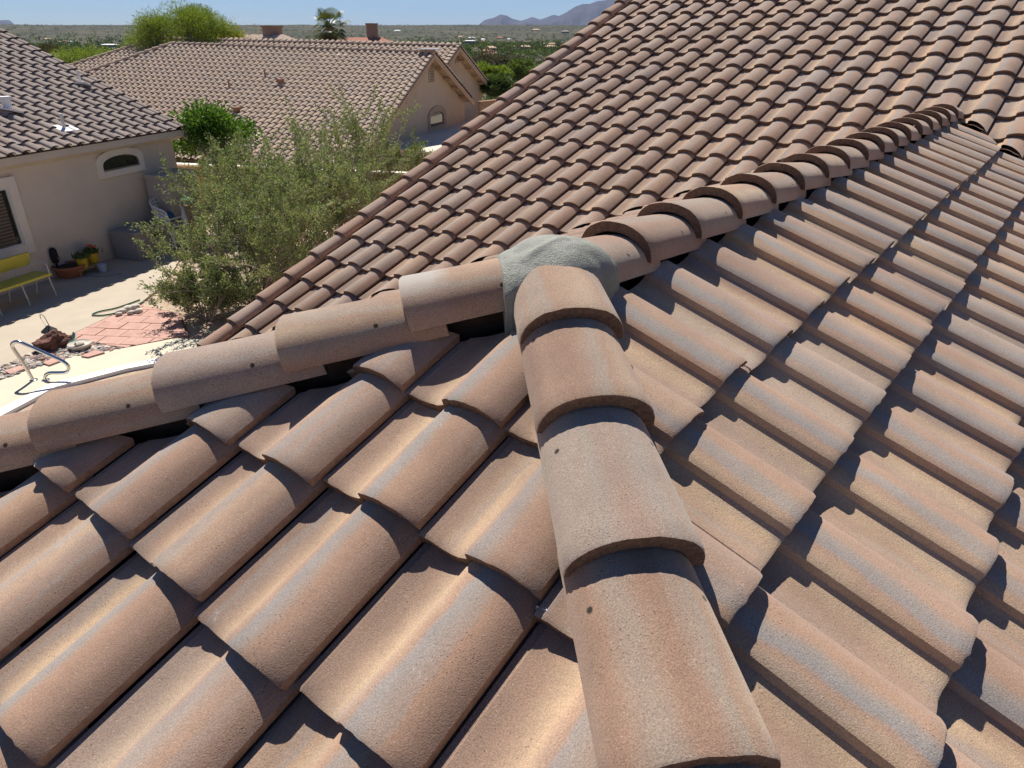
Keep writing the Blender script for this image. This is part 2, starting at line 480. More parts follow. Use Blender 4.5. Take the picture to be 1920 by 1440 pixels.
def lay_tiles(tiles, meshes, lo_geo, mats, limit, name='roof_tile', field='tile_field'):
    """tiles: dict(M, cuts, slope, hidden, mesh index). the `limit` that show largest become objects, the rest one field per slope"""
    ok = []
    for tl in tiles:
        h = needs_cut(tl['M'], tl['cuts'], TW, TLEN)
        if h == -1: continue
        tl['hit'] = h; tl['score'] = -5 if tl.get('hidden') else tile_score(tl['M']); ok.append(tl)
    ok.sort(key=lambda q: -q['score'])
    rest = {}
    for i, tl in enumerate(ok):
        if i < limit and tl['score'] > 0:
            me = meshes[tl.get('mesh', 0)]
            if tl['hit']:
                me = bisect_mesh(me, tl['M'], tl['hit'], name + '_cut')
                if me is None: continue
            o = bpy.data.objects.new(name, me); link(o, parent=tl['slope'], M=tl['M'])
        else: rest.setdefault(tl['slope'].name, []).append(tl)
    V0, F0, MI0, UV0 = lo_geo
    lo_me = geo_mesh('lo_tile', lo_geo, mats)
    for sn, L in rest.items():
        slope = bpy.data.objects[sn]; VV = []; FF = []; MM = []; UU = []; SS = []; nb = 0
        for tl in L:
            M = tl['M']
            if tl['hit']:
                cm = bisect_mesh(lo_me, M, tl['hit'], 'tmp')
                if cm is None: continue
                v = np.array([q.co[:] for q in cm.vertices]); f = [list(p.vertices) for p in cm.polygons]
                mi = [p.material_index for p in cm.polygons]; ul = cm.uv_layers[0].data
                uv = [[tuple(ul[li].uv) for li in p.loop_indices] for p in cm.polygons]; bpy.data.meshes.remove(cm)
            else: v, f, mi, uv = V0, F0, MI0, UV0
            A = np.array(M); VV.append(v @ A[:3, :3].T + A[:3, 3])
            s = random.random()
            for ff in f: FF.append([nb + k for k in ff]); SS.append(s)
            MM.extend(mi); UU.extend(c for q in uv for c in q); nb += len(v)
        if VV:
            raw_mesh(field, np.concatenate(VV), FF, mats, slope, WL[sn], 40, MM, UU, SS, 'stuff')
    bpy.data.meshes.remove(lo_me)


def jit(M, a=0.006, d=0.002):
    return M @ Matrix.Translation((random.gauss(0, d), random.gauss(0, d * 1.3), random.uniform(0, d))) @ Matrix.Rotation(random.gauss(0, a * .6), 4, 'Z') @ Matrix.Rotation(random.gauss(0, a * .5), 4, 'X')


# ------------------------------------------------------------------ our roof
TH = R(22.9305); CT, ST, TT = math.cos(TH), math.sin(TH), math.tan(TH)
XA, YA, ZA = 1.3625 * K, 0.9474 * K, -0.5332 * K + 4.5
APEX = Vector((XA, YA, ZA)); LR = 5.2592 * K
MAP = APEX + Vector((LR, 0, 0))
RUN_E = 3.05                                # plan run from ridge to eave
Z_E = ZA - RUN_E * TT
YR = YA + 4.09 * K                          # rake line of the main slope

house = thing('tiled_house', 'near house whose brown concrete tile roof fills the foreground', 'house', (XA, YA, 0))


def deck(name, pts, parent, n=None):
    """underlayment sheet a little below the tiles"""
    mb = MB(); n = n or (pts[1] - pts[0]).cross(pts[2] - pts[0]).normalized()
    if n.z < 0: n = -n
    top = [p - n * 0.085 for p in pts]; bot = [p - n * 0.11 for p in pts]; k = len(pts)
    mb.add(top + bot, [tuple(range(k)), tuple(range(k, 2 * k))[::-1]] + [(i, (i + 1) % k, k + (i + 1) % k, k + i) for i in range(k)])
    return mb.build(name, M_FELT, parent)


V = Vector
E1L = APEX + Vector((-RUN_E, RUN_E, -RUN_E * TT)); E1R = APEX + Vector((-RUN_E, -RUN_E, -RUN_E * TT))
V2E = MAP + Vector((-RUN_E, -RUN_E, -RUN_E * TT)); V3E = MAP + Vector((-RUN_E, RUN_E, -RUN_E * TT))
MU = 7.0
s_p1 = deck('roof_slope', [APEX, E1L, E1R], house)
s_p2 = deck('roof_slope', [APEX, E1R, V2E, MAP], house)
s_p3 = deck('roof_slope', [APEX, MAP, V3E, E1L], house)
XLO = MAP.x - (ZA - 1.72) / TT
s_m = deck('roof_slope', [MAP, V3E, Vector((XLO, V3E.y + (V3E.x - XLO), 1.72)), Vector((XLO, YR - .02, 1.72)), Vector((MAP.x + MU, YR - .02, ZA + MU * TT)), Vector((MAP.x + MU, YA - 10, ZA + MU * TT)), Vector((V2E.x, YA - 10, V2E.z)), V2E], house, V((-ST, 0, CT)))

rr = random.Random(3)
ys_hi = [0, .007, .03, .12, .24, TLEN]
NV = 6
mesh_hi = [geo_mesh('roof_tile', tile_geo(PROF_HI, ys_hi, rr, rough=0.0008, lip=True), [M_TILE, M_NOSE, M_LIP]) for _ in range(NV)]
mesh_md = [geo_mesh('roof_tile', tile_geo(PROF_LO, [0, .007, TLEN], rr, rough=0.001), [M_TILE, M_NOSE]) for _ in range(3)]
meshes = mesh_hi + mesh_md
lo_geo = tile_geo(PROF_LO, [0, TLEN])

D45 = math.sqrt(.5)
V = Vector
# vertical cutting planes through hips and valleys; normals point to the side cut away
GAP = 0.035
hipA_p1 = (APEX + V((-.085, -.085, 0)) * D45, V((D45, D45, 0)))      # P1 keeps x+y small
hipB_p1 = (APEX + V((-GAP, GAP, 0)) * D45, V((D45, -D45, 0)))
hipB_p2 = (APEX + V((GAP, -GAP, 0)) * D45, V((-D45, D45, 0)))
hipA_p3 = (APEX + V((GAP, GAP, 0)) * D45, V((-D45, -D45, 0)))
rdg_p2 = (APEX + V((0, -0.085, 0)), V((0, 1, 0)))
rdg_p3 = (APEX + V((0, 0.05, 0)), V((0, -1, 0)))
val_p2 = (MAP + V((-.03, .03, 0)), V((D45, -D45, 0)))
val_p3 = (MAP + V((-.03, -.03, 0)), V((D45, D45, 0)))
val_m2 = (MAP + V((.03, -.03, 0)), V((-D45, D45, 0)))
val_m3 = (MAP + V((.03, .03, 0)), V((-D45, -D45, 0)))

up1, rt1 = V((CT, 0, ST)), V((0, -1, 0))
up2, rt2 = V((0, CT, ST)), V((1, 0, 0))
up3, rt3 = V((0, -CT, ST)), V((-1, 0, 0))
tiles = []
# slope facing the viewer between the two hips
p1rows = [0.4486, 0.728, 1.0367] + [1.0367 + .3156 * k for k in range(1, 7)]
adj1 = {(1, -1): -.012, (1, 0): -.013, (1, 1): .009, (1, 2): .027, (2, 0): .015, (2, 1): -.009, (2, 2): -.018, (2, 3): -.005}
for r, s in enumerate(p1rows):
    for c in range(-13, 14):
        ds = adj1.get((r, c), random.gauss(0, .004))
        o = APEX + V((0, (-0.169 + c * .28) * K, 0)) - up1 * (s * K + ds) - rt1 * TW - V((-ST, 0, CT)) * .008
        tiles.append(dict(M=jit(frame(o, rt1, up1)), cuts=[hipA_p1, hipB_p1], slope=s_p1, mesh=rr.randrange(NV)))
# slope to the right of the ridge
p2rows = [0.4844, 0.7589, 1.0859] + [1.0859 + .3156 * k for k in range(1, 7)]
adj2 = {(0, 0): .012, (0, 1): -.013}
for r, s in enumerate(p2rows):
    for c in range(-12, 22):
        ds = adj2.get((r, c), random.gauss(0, .004))
        o = APEX + V(((-0.2475 + c * .28) * K, 0, 0)) - up2 * (s * K + ds) - rt2 * (.452 * TW)
        cuts = [hipB_p2, rdg_p2, val_p2]
        tiles.append(dict(M=jit(frame(o, rt2, up2)), cuts=cuts, slope=s_p2, mesh=rr.randrange(NV) if c < 6 else NV + rr.randrange(3)))
# slope behind the ridge, seen nearly edge on
for r in range(9):
    for c in range(-14, 22):
        o = APEX + V((.1 + c * TW, 0, 0)) - up3 * (.52 + r * TE) - rt3 * TW
        tiles.append(dict(M=jit(frame(o, rt3, up3), .004, .0015), cuts=[hipA_p3, rdg_p3, val_p3], slope=s_p3, hidden=True))
# main slope
rmin, rmax = int(-MU / CT / TE) + 1, 9 + 1
for r in range(-20, 17):
    for c in range(-6, 30):
        o = MAP + V((0, (2.2122 - c * .28) * K, 0)) - up1 * ((-0.328 + r * .3156) * K) - rt1 * TW - V((-ST, 0, CT)) * .008
        if o.z < (Z_E - .05 if o.y < YA + 2 else 1.75) or o.x > MAP.x + MU - .3: continue
        if c > 16 and r < -6: continue
        cuts = [val_m2] if o.y < YA - .4 else ([val_m3] if o.y > YA + .1 else [])
        if not cuts and r >= -2: cuts = [val_m2, val_m3]
        if not cuts or True:
            side = [val_m3 if o.y - TW / 2 > YA else val_m2]
            cuts = side
        tiles.append(dict(M=jit(frame(o, rt1, up1), .005, .0018), cuts=cuts, slope=s_m, mesh=NV + rr.randrange(3)))
# tiles below the eave line of the hip slopes are not needed
tiles = [q for q in tiles if q['slope'] is s_m or q['M'].to_translation().z > Z_E - 0.12]
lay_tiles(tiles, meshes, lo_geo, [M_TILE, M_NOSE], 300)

# ridge and hip tiles
RW, RH = 0.1145 * K, 0.0935 * K
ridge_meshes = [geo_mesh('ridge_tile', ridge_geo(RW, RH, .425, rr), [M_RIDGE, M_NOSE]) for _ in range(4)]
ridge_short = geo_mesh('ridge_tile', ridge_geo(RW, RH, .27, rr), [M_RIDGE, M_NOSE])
M_RIDGEW = tile_material('ridge_tile_cement_smear', ST_RIDGE, grain=1.15, holes=True, wash=True)
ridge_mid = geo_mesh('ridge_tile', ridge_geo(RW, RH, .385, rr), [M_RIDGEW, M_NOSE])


def ridge_line(name, axis, side, hr, noses, shorts, parent, board_len):
    """axis points up the line from nose to head; side to the right when looking up the line"""
    n = side.cross(axis)
    mb = MB(); a = APEX - V((0, 0, .06))
    Mx = Matrix((side, axis, n)).transposed()
    mb.box(a - axis * (board_len / 2) * (1 if name != 'ridge_line' else -1), (.04, board_len, .10), Mx)
    b = mb.build(name, M_WOOD, parent)
    for i, s in enumerate(noses):
        o = APEX + V((0, 0, hr)) + axis * s
        me = shorts.get(i, ridge_meshes[rr.randrange(4)])
        M = frame(o, side, axis) @ Matrix.Rotation(random.gauss(0, .012), 4, 'Z') @ Matrix.Rotation(random.gauss(0, .012), 4, 'Y')
        link(bpy.data.objects.new('ridge_tile', me), parent=b, M=M)
    return b


axB = V((1, 1, TT)).normalized(); sdB = V((D45, -D45, 0))
axA = V((1, -1, TT)).normalized(); sdA = V((-D45, -D45, 0))
hipB = ridge_line('hip_ridge', axB, sdB, .0172 * K, [-x * K for x in (.2672, .5292, .8354, 1.142, 1.455, 1.768, 2.08, 2.39, 2.70, 3.0)], {0: ridge_short}, house, 4.4)
hipA = ridge_line('hip_ridge', axA, sdA, .0222 * K, [-(.3601 + .3058 * k) * K for k in range(12)], {0: ridge_mid}, house, 4.4)
rdgC = ridge_line('ridge_line', V((1, 0, 0)), V((0, -1, 0)), -.0081 * K, [(.2898 + .3107 * k) * K for k in range(-1, 16)], {}, house, LR)

# rake trim tiles on the left edge of the main slope
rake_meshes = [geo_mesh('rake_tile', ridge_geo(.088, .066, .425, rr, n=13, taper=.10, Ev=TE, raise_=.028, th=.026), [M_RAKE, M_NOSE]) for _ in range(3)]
mb = MB(); ra = V((XLO, YR + .03, 1.72 - .12)); rb = V((MAP.x + MU, YR + .03, ZA + MU * TT - .12))
mb.add([ra, rb, rb + V((0, 0, -.2)), ra + V((0, 0, -.2)), ra + V((0, .04, 0)), rb + V((0, .04, 0)), rb + V((0, .04, -.2)), ra + V((0, .04, -.2))], [(0, 1, 2, 3), (4, 7, 6, 5), (0, 4, 5, 1), (3, 2, 6, 7)])
rakeb = mb.build('rake_board', M_WOOD, house)
for r in range(-20, 17):
    s = (-0.328 + (r + .15) * .3156) * K
    o = MAP + V((0, YR - MAP.y + .075, 0)) - up1 * s + V((0, 0, .018))
    if o.z < 1.75 or o.x > MAP.x + MU - .3: continue
    M = frame(o, rt1, up1) @ Matrix.Rotation(random.gauss(0, .008), 4, 'Z')
    link(bpy.data.objects.new('rake_tile', rake_meshes[rr.randrange(3)]), parent=rakeb, M=M)

# mortar cap over the junction of the three ridges
M_MORTAR, t_, p_ = mat('grey_mortar')
pos = geopos(t_)
cm_ = ramp(t_, noi(t_, pos, 14, 4, .6), [(.3, (.185, .19, .155)), (.7, (.295, .295, .24))])
cm_ = mixc(t_, cm_, mth(t_, 'MULTIPLY_ADD', noi(t_, pos, 420, 2), .5, .75), 1.0, 'MULTIPLY')
t_.links.new(cm_, p_.inputs['Base Color'])
p_.inputs['Roughness'].default_value = .62; p_.inputs['Specular IOR Level'].default_value = .35
bump(t_, p_, mth(t_, 'MULTIPLY_ADD', noi(t_, pos, 24, 4, .6), .8, mth(t_, 'MULTIPLY', noi(t_, pos, 330, 3), .45)), .9, .008)


def mortar():
    st = .0055; N = 76; Z = {}
    br = [(V((-D45, D45, 0)), TT * D45, .0222 * K, .150, .396), (V((-D45, -D45, 0)), TT * D45, .0172 * K, .060, .294), (V((1, 0, 0)), 0, -.0081 * K, .125, 0)]
    for i in range(-N, N + 1):
        for j in range(-N, N + 1):
            q = V((i * st, j * st, 0)); best = None
            wob = .012 * noise.noise(q * 14 + V((3, 7, 1)))
            for d, sl_, hr, amax, extra in br:
                a = q.dot(d); l = abs(q.dot(V((-d.y, d.x, 0))))
                if a < -.10 or a > amax + wob: continue
                Rr = RW + (.026 if extra == .294 else .018) + .006 * noise.noise(q * 22); x = l / Rr
                if x > 1: continue
                hd = max(0, extra - max(a, 0)) if extra else max(a, 0); z = hr - sl_ * max(a, 0) - .106 * hd + (RH * (1 - .235 * hd) + .013) * (1 - x ** 2.4) ** (1 / 2.1)
                if a < 0: z -= .5 * a * a / .1
                z -= .012 * max(0, (a - amax + .03) / .03) if amax > .06 else .006 * max(0, (a - amax + .02) / .02)
                best = z if best is None else max(best, z) + .004 * math.exp(-abs(best - z) / .01)
            if best is None: continue
            r2 = q.length
            best += .004 * math.exp(-(r2 / .09) ** 2) + .0035 * noise.noise(q * 16) + .0007 * noise.noise(q * 80)
            # trowel ridge running towards the left hip
            ln = abs((q - V((-.03, -.01, 0))).dot(V((.35, .94, 0)))); best += .006 * math.exp(-(ln / .008) ** 2) * (1 if -.11 < q.x < .02 else 0)
            Z[i, j] = best
    Vt = []; ix = {}
    for k, z in Z.items():
        ix[k] = len(Vt); Vt.append((k[0] * st, k[1] * st, z))
    F = []
    for (i, j) in Z:
        q = [(i, j), (i + 1, j), (i + 1, j + 1), (i, j + 1)]
        if all(k in ix for k in q): F.append([ix[k] for k in q])
    bm = bmesh.new(); bv = [bm.verts.new(v) for v in Vt]
    for f in F: bm.faces.new([bv[k] for k in f])
    for v in [v for v in bm.verts if not v.link_faces]: bm.verts.remove(v)
    bmesh.ops.smooth_vert(bm, verts=bm.verts, factor=.5, use_axis_x=True, use_axis_y=True, use_axis_z=True)
    bmesh.ops.smooth_vert(bm, verts=bm.verts, factor=.5, use_axis_x=True, use_axis_y=True, use_axis_z=True)
    ed = [e for e in bm.edges if e.is_boundary]
    r = bmesh.ops.extrude_edge_only(bm, edges=ed)
    for v in [g for g in r['geom'] if isinstance(g, bmesh.types.BMVert)]:
        d = v.co.xy.length; v.co.z -= .11 if v.co.z < .06 else .022; v.co.x *= .985; v.co.y *= .985
    bmesh.ops.recalc_face_normals(bm, faces=bm.faces)
    me = bpy.data.meshes.new('mortar_cap'); bm.to_mesh(me); bm.free(); me.materials.append(M_MORTAR); set_smooth(me, 60)
    o = bpy.data.objects.new('mortar_cap', me); link(o, APEX, house); return o


mortar()
M_SEAL = simple('clear_sealant', (.62, .62, .66), .35, .1, 40)
nP1 = V((-ST, 0, CT))
for px, py, k in ((446, 808, 0), (285, 967, 1), (1004, 1134, 2)):
    q = onplane(px, py, APEX - nP1 * .030, nP1); mb = MB(); rs_ = random.Random(k)
    for j in range(3):
        a_ = q + V((rs_.gauss(0, .008), rs_.gauss(0, .008), .004)); mb.tube([a_, a_ + V((rs_.gauss(0, .012), rs_.gauss(.0, .012), .012)), a_ + V((rs_.gauss(0, .02), rs_.gauss(0, .02), .004))], [.002, .0025, .0015], 5)
    mb.build('sealant_bead', M_SEAL, house, smooth=60)
# walls under the roof
mb = MB()
mb.box((XA + 1.6, YA, 1.2), (8.6, 2 * RUN_E - .8, 2.4)); mb.build('wall', M_STUCCO, house)
mb = MB(); mb.box((MAP.x + 3.2, (YR - .35 + YA - 10) / 2, 1.2), (11.2, YR - .35 - (YA - 10), 2.4)); mb.build('wall', M_STUCCO, house)
mb = MB()
gx0, gx1 = MAP.x - RUN_E + .5, MAP.x + MU
mb.add([(gx0, YR - .3, 2.39), (gx1, YR - .3, 2.39), (gx1, YR - .3, ZA + MU * TT - .3), (gx0, YR - .34, Z_E + .1)], [(0, 1, 2, 3)]); mb.build('gable_wall', M_STUCCO, house)


# ------------------------------------------------------------------ ground and far land
def smooth(a, b, x):
    t = min(1, max(0, (x - a) / (b - a))); return t * t * (3 - 2 * t)


def land_h(x, y):
    r = math.hypot(x, y); az = math.degrees(math.atan2(y, x))
    r0 = 20.5 + 12 * smooth(56, 63, az) + (8 if az > 110 or az < 5 else 0)
    h = -0.03 - 1.85 * smooth(r0, r0 + 6, r)
    h -= 3.5 * smooth(45, 130, r) + 4.5 * smooth(130, 420, r) + 4 * smooth(420, 1000, r)
    h += (58 + 14 * smooth(75, 30, az)) * smooth(1500, 5200, r) ** 1.25
    if r > 5200: h -= 38 * smooth(5200, 7500, r)
    if r > 60:
        k = min(1, (r - 60) / 300)
        h += k * (1.6 * noise.noise(V((x / 90, y / 90, 3))) + 4 * noise.noise(V((x / 420, y / 420, 1))) * smooth(200, 900, r))
        h += smooth(1400, 3200, r) * (6 * noise.noise(V((x / 600, y / 600, 8))) + 3.5 * noise.noise(V((x / 170, y / 170, 5)))) * (1 - .65 * smooth(4300, 5300, r))
    return h


def build_ground():
    rs = [0, 3, 6, 9, 12, 15, 17, 19, 20, 21, 22, 23, 24, 25, 26, 27, 28, 30, 32, 33, 34, 35, 36, 38, 40]
    while rs[-1] < 7600: rs.append(rs[-1] * 1.045 + .5)
    rs += [9000, 12000, 18500]
    azs = list(np.linspace(-5, 105, 260)) + list(np.linspace(110, 350, 49))
    n = len(azs); Vt = [(0, 0, -.03)]; F = []
    for r in rs[1:]:
        for a in azs:
            x, y = r * math.cos(R(a)), r * math.sin(R(a)); Vt.append((x, y, land_h(x, y)))
    for k in range(n): F.append((0, 1 + k, 1 + (k + 1) % n))
    for i in range(len(rs) - 2):
        for k in range(n):
            a = 1 + i * n + k; b = 1 + i * n + (k + 1) % n; F.append((a, b, b + n, a + n))
    m, t, p = mat('desert_ground'); pos = geopos(t)
    near = ramp(t, noi(t, pos, 7, 5, .65), [(.3, (.30, .215, .15)), (.5, (.42, .32, .23)), (.72, (.52, .43, .33))])
    vo = nd(t, 'ShaderNodeTexVoronoi', i_Scale=22.0); t.links.new(pos, vo.inputs['Vector'])
    near = mixc(t, near, vo.outputs['Color'], .10, 'OVERLAY')
    # far: scrub speckle over pale soil
    far_s = noi(t, pos, .055, 6, .72); far_b = noi(t, pos, .006, 4, .6); far_c = noi(t, pos, .21, 3, .6)
    far = ramp(t, far_s, [(.38, (.035, .043, .020)), (.48, (.060, .064, .034)), (.58, (.105, .088, .060)), (.72, (.21, .165, .125))])
    far = mixc(t, far, ramp(t, far_b, [(.4, (.55, .62, .5)), (.6, (1.15, 1.05, 1.0))]), 1.0, 'MULTIPLY')
    far = mixc(t, far, ramp(t, far_c, [(.35, (.6, .62, .58)), (.65, (1.3, 1.25, 1.2))]), 1.0, 'MULTIPLY')
    ln = nd(t, 'ShaderNodeVectorMath', operation='LENGTH'); t.links.new(pos, ln.inputs[0])
    k = ramp(t, mth(t, 'DIVIDE', ln.outputs['Value'], 200), [(.15, 0.0), (.5, 1.0)])
    t.links.new(mixc(t, near, far, k), p.inputs['Base Color'])
    p.inputs['Roughness'].default_value = .95; p.inputs['Specular IOR Level'].default_value = .1
    bump(t, p, noi(t, pos, 30, 4, .6), .5, .02)
    o = raw_mesh('ground', Vt, F, m, smooth=None); o['kind'] = 'structure'; set_smooth(o.data, None)


build_ground()

# ------------------------------------------------------------------ mountains
M_MTN = simple('mountain_rock', (.045, .043, .052), .95, .45, .0022)


def mountain(name, sil, D, depth, base=0):
    """heightfield whose skyline follows the listed directions"""
    azs = []; hs = []
    for px, py in sil:
        v = ray(px, py); azs.append(math.atan2(v.y, v.x)); hs.append(CAM.z + D * v.z / math.hypot(v.x, v.y))
    a0, a1 = azs[0], azs[-1]; n = 150; m = 17; Vt = []; F = []
    for i in range(n + 1):
        a = a0 + (a1 - a0) * i / n; h = float(np.interp(-a, [-q for q in azs], hs))
        if 0 < i < n: h += 7 * noise.noise(V((a * 160, 0, 1))) * (1 if h > 80 else .3)
        for j in range(m):
            k = (j - 8) / 8; rr_ = D + k * depth
            prof = (1 - abs(k)) ** 1.15
            sp = (1 - abs(2 * (1 - abs(k)) - 1)) * (.30 * noise.noise(V((a * 85, k * 1.4, 2))) + .16 * noise.noise(V((a * 230, k * 3, 7))))
            z = base + (h - base) * max(0, prof + (sp if j != 8 else 0) * (.9 if k < 0 else .5))
            Vt.append((rr_ * math.cos(a), rr_ * math.sin(a), z - (60 if j in (0, m - 1) else 0)))
    for i in range(n):
        for j in range(m - 1): F.append((i * m + j, (i + 1) * m + j, (i + 1) * m + j + 1, i * m + j + 1))
    o = raw_mesh(name, Vt, F, M_MTN); set_smooth(o.data, None); o['kind'] = 'structure'


mountain('mountains', [(868, 49), (880, 47), (897, 47), (908, 37.5), (927, 33), (938, 26.7), (950, 29), (960, 35), (977, 39), (987, 36), (997, 31.7), (1005, 34), (1012, 36.7), (1025, 32.5), (1038, 27.5), (1048, 30), (1065, 21.7), (1077, 13), (1092, 7.5), (1105, 7.5), (1120, 2), (1135, .5), (1160, -12), (1200, -18), (1260, -6), (1330, 14), (1420, 20), (1500, 42)], 14500, 2600)
mountain('hill', [(-60, 48), (-30, 42), (-8, 40), (5, 38), (12, 37), (18, 38), (24, 43), (30, 50)], 16000, 1200)
mountain('hill', [(806, 50), (812, 46), (818, 46), (824, 50)], 14000, 500)

# ------------------------------------------------------------------ foliage
def leaf_mat(name, col, var=.35, trans=.25, rough=.6):
    m, t, p = mat(name); pos = geopos(t)
    n1 = noi(t, pos, 3.0, 3, .6); rnd = t.nodes.new('ShaderNodeNewGeometry').outputs['Random Per Island']
    c = ramp(t, mth(t, 'MULTIPLY_ADD', rnd, .6, mth(t, 'MULTIPLY', n1, .4)), [(.15, tuple(q * (1 - var) for q in col)), (.5, col), (.9, (col[0] * (1 + var * 1.2), col[1] * (1 + var * .9), col[2] * (1 + var * .5)))])
    t.links.new(c, p.inputs['Base Color']); p.inputs['Roughness'].default_value = rough; p.inputs['Specular IOR Level'].default_value = .25
    tr = t.nodes.new('ShaderNodeBsdfTranslucent'); t.links.new(mixc(t, c, (1.2, 1.25, .6), 1.0, 'MULTIPLY'), tr.inputs[0])
    ms = t.nodes.new('ShaderNodeMixShader'); ms.inputs[0].default_value = trans
    t.links.new(p.outputs[0], ms.inputs[1]); t.links.new(tr.outputs[0], ms.inputs[2]); t.links.new(ms.outputs[0], t.nodes['Material Output'].inputs[0])
    return m


M_SHRUB = leaf_mat('shrub_leaf', (.205, .255, .125), .6, .3)
M_SHRUBD = leaf_mat('shrub_twig_leaf', (.30, .25, .15), .4, .2)
M_CITRUS = leaf_mat('citrus_leaf', (.095, .185, .03), .5, .3, .45)
M_PALO = leaf_mat('palo_verde_leaf', (.165, .22, .038), .35, .35)
M_PALM = leaf_mat('palm_leaf', (.10, .13, .045), .35, .15, .5)
M_DARKTREE = leaf_mat('dark_tree_leaf', (.085, .125, .042), .4, .2)
M_MIDTREE = leaf_mat('mid_tree_leaf', (.13, .175, .05), .4, .25)
M_GREYTREE = leaf_mat('grey_brush_leaf', (.105, .095, .06), .4, .2)
M_YEL = leaf_mat('yellow_blossom', (.42, .33, .03), .3, .2)
M_BARK = simple('bark', (.16, .125, .095), .9, .3, 30)
M_TWIG = simple('grey_twig', (.33, .265, .20), .9, .3, 30)


def leaves(name, P, D, ln, wd, m, parent, origin, kind=None, fold=.25):
    """many small leaf blades in one mesh. P points, D directions (n,3)"""
    n = len(P); P = np.asarray(P); D = np.asarray(D); D = D / (np.linalg.norm(D, axis=1, keepdims=True) + 1e-9)
    rv = rng.normal(size=(n, 3)); S = np.cross(D, rv); S /= (np.linalg.norm(S, axis=1, keepdims=True) + 1e-9); N = np.cross(S, D)
    ln = (ln * rng.uniform(.6, 1.3, n))[:, None]; wd = (wd * rng.uniform(.7, 1.25, n))[:, None]
    Vt = np.stack([P, P + D * ln * .45 + S * wd * .5 + N * wd * fold, P + D * ln, P + D * ln * .45 - S * wd * .5 + N * wd * fold], 1).reshape(-1, 3)
    F = np.arange(4 * n).reshape(n, 4)
    return raw_mesh(name, Vt, F, m, parent, origin, kind=kind)


def shrub(name, label, cat, base, height, radius, nstem, nleaf, group=None, seed=1, mats=(M_SHRUB, M_SHRUBD), upright=.6, ls=(.058, .027), twigs=True, crownlow=.15):
    rd = random.Random(seed); base = Vector(base); th = thing(name, label, cat, base, group)
    mb = MB(); tips = []

    def grow(p, d, L, r, depth):
        pts = [p.copy()]; q = p.copy(); dd = d.copy(); k = 4
        for i in range(k):
            dd = (dd + V((rd.gauss(0, .16), rd.gauss(0, .16), rd.gauss(0.03, .10)))).normalized(); q = q + dd * (L / k); pts.append(q.copy())
        mb.tube(pts, [r * (1 - .5 * i / k) for i in range(k + 1)], 4 if depth else 5, cap=False)
        if depth >= 2:
            for i in range(1, k + 1): tips.append((pts[i], (pts[i] - pts[i - 1]).normalized(), L))
            return
        for i in range(2 if depth else 3):
            a = pts[rd.choice((1, 2, 3, 4)) if i else 4]
            nd_ = (dd + V((rd.gauss(0, .55), rd.gauss(0, .55), rd.gauss(.12, .3)))).normalized()
            grow(a, nd_, L * rd.uniform(.5, .75), r * .5, depth + 1)
    for i in range(nstem):
        a = rd.uniform(0, 2 * PI); tilt = rd.random() ** .6
        d = V((math.cos(a) * tilt * radius / height * 1.25, math.sin(a) * tilt * radius / height * 1.25, upright + .4 * rd.random())).normalized()
        grow(base + V((math.cos(a), math.sin(a), 0)) * .18 * rd.random(), d, height * rd.uniform(.42, .60), .016 * height / 2.5 + .006, 0)
    mb.build('branches', M_TWIG, th, base)
    P = []; D = []; P2 = []; D2 = []
    for i in range(nleaf):
        p, d, L = rd.choice(tips); s = rd.uniform(-.5, .55)
        q = p + d * (L * .35 * s) + V((rd.gauss(0, .035), rd.gauss(0, .035), rd.gauss(0, .035)))
        if q.z < base.z + .03: continue
        dd = d * .5 + V((rd.gauss(0, .7), rd.gauss(0, .7), rd.gauss(.25, .6)))
        if rd.random() < .82: P.append(q); D.append(dd)
        else: P2.append(q); D2.append(dd)
    leaves('foliage', P, D, ls[0], ls[1], mats[0], th, base)
    if P2: leaves('dry_twigs', P2, D2, ls[0] * 1.3, ls[1] * .5, mats[1], th, base)
    return th


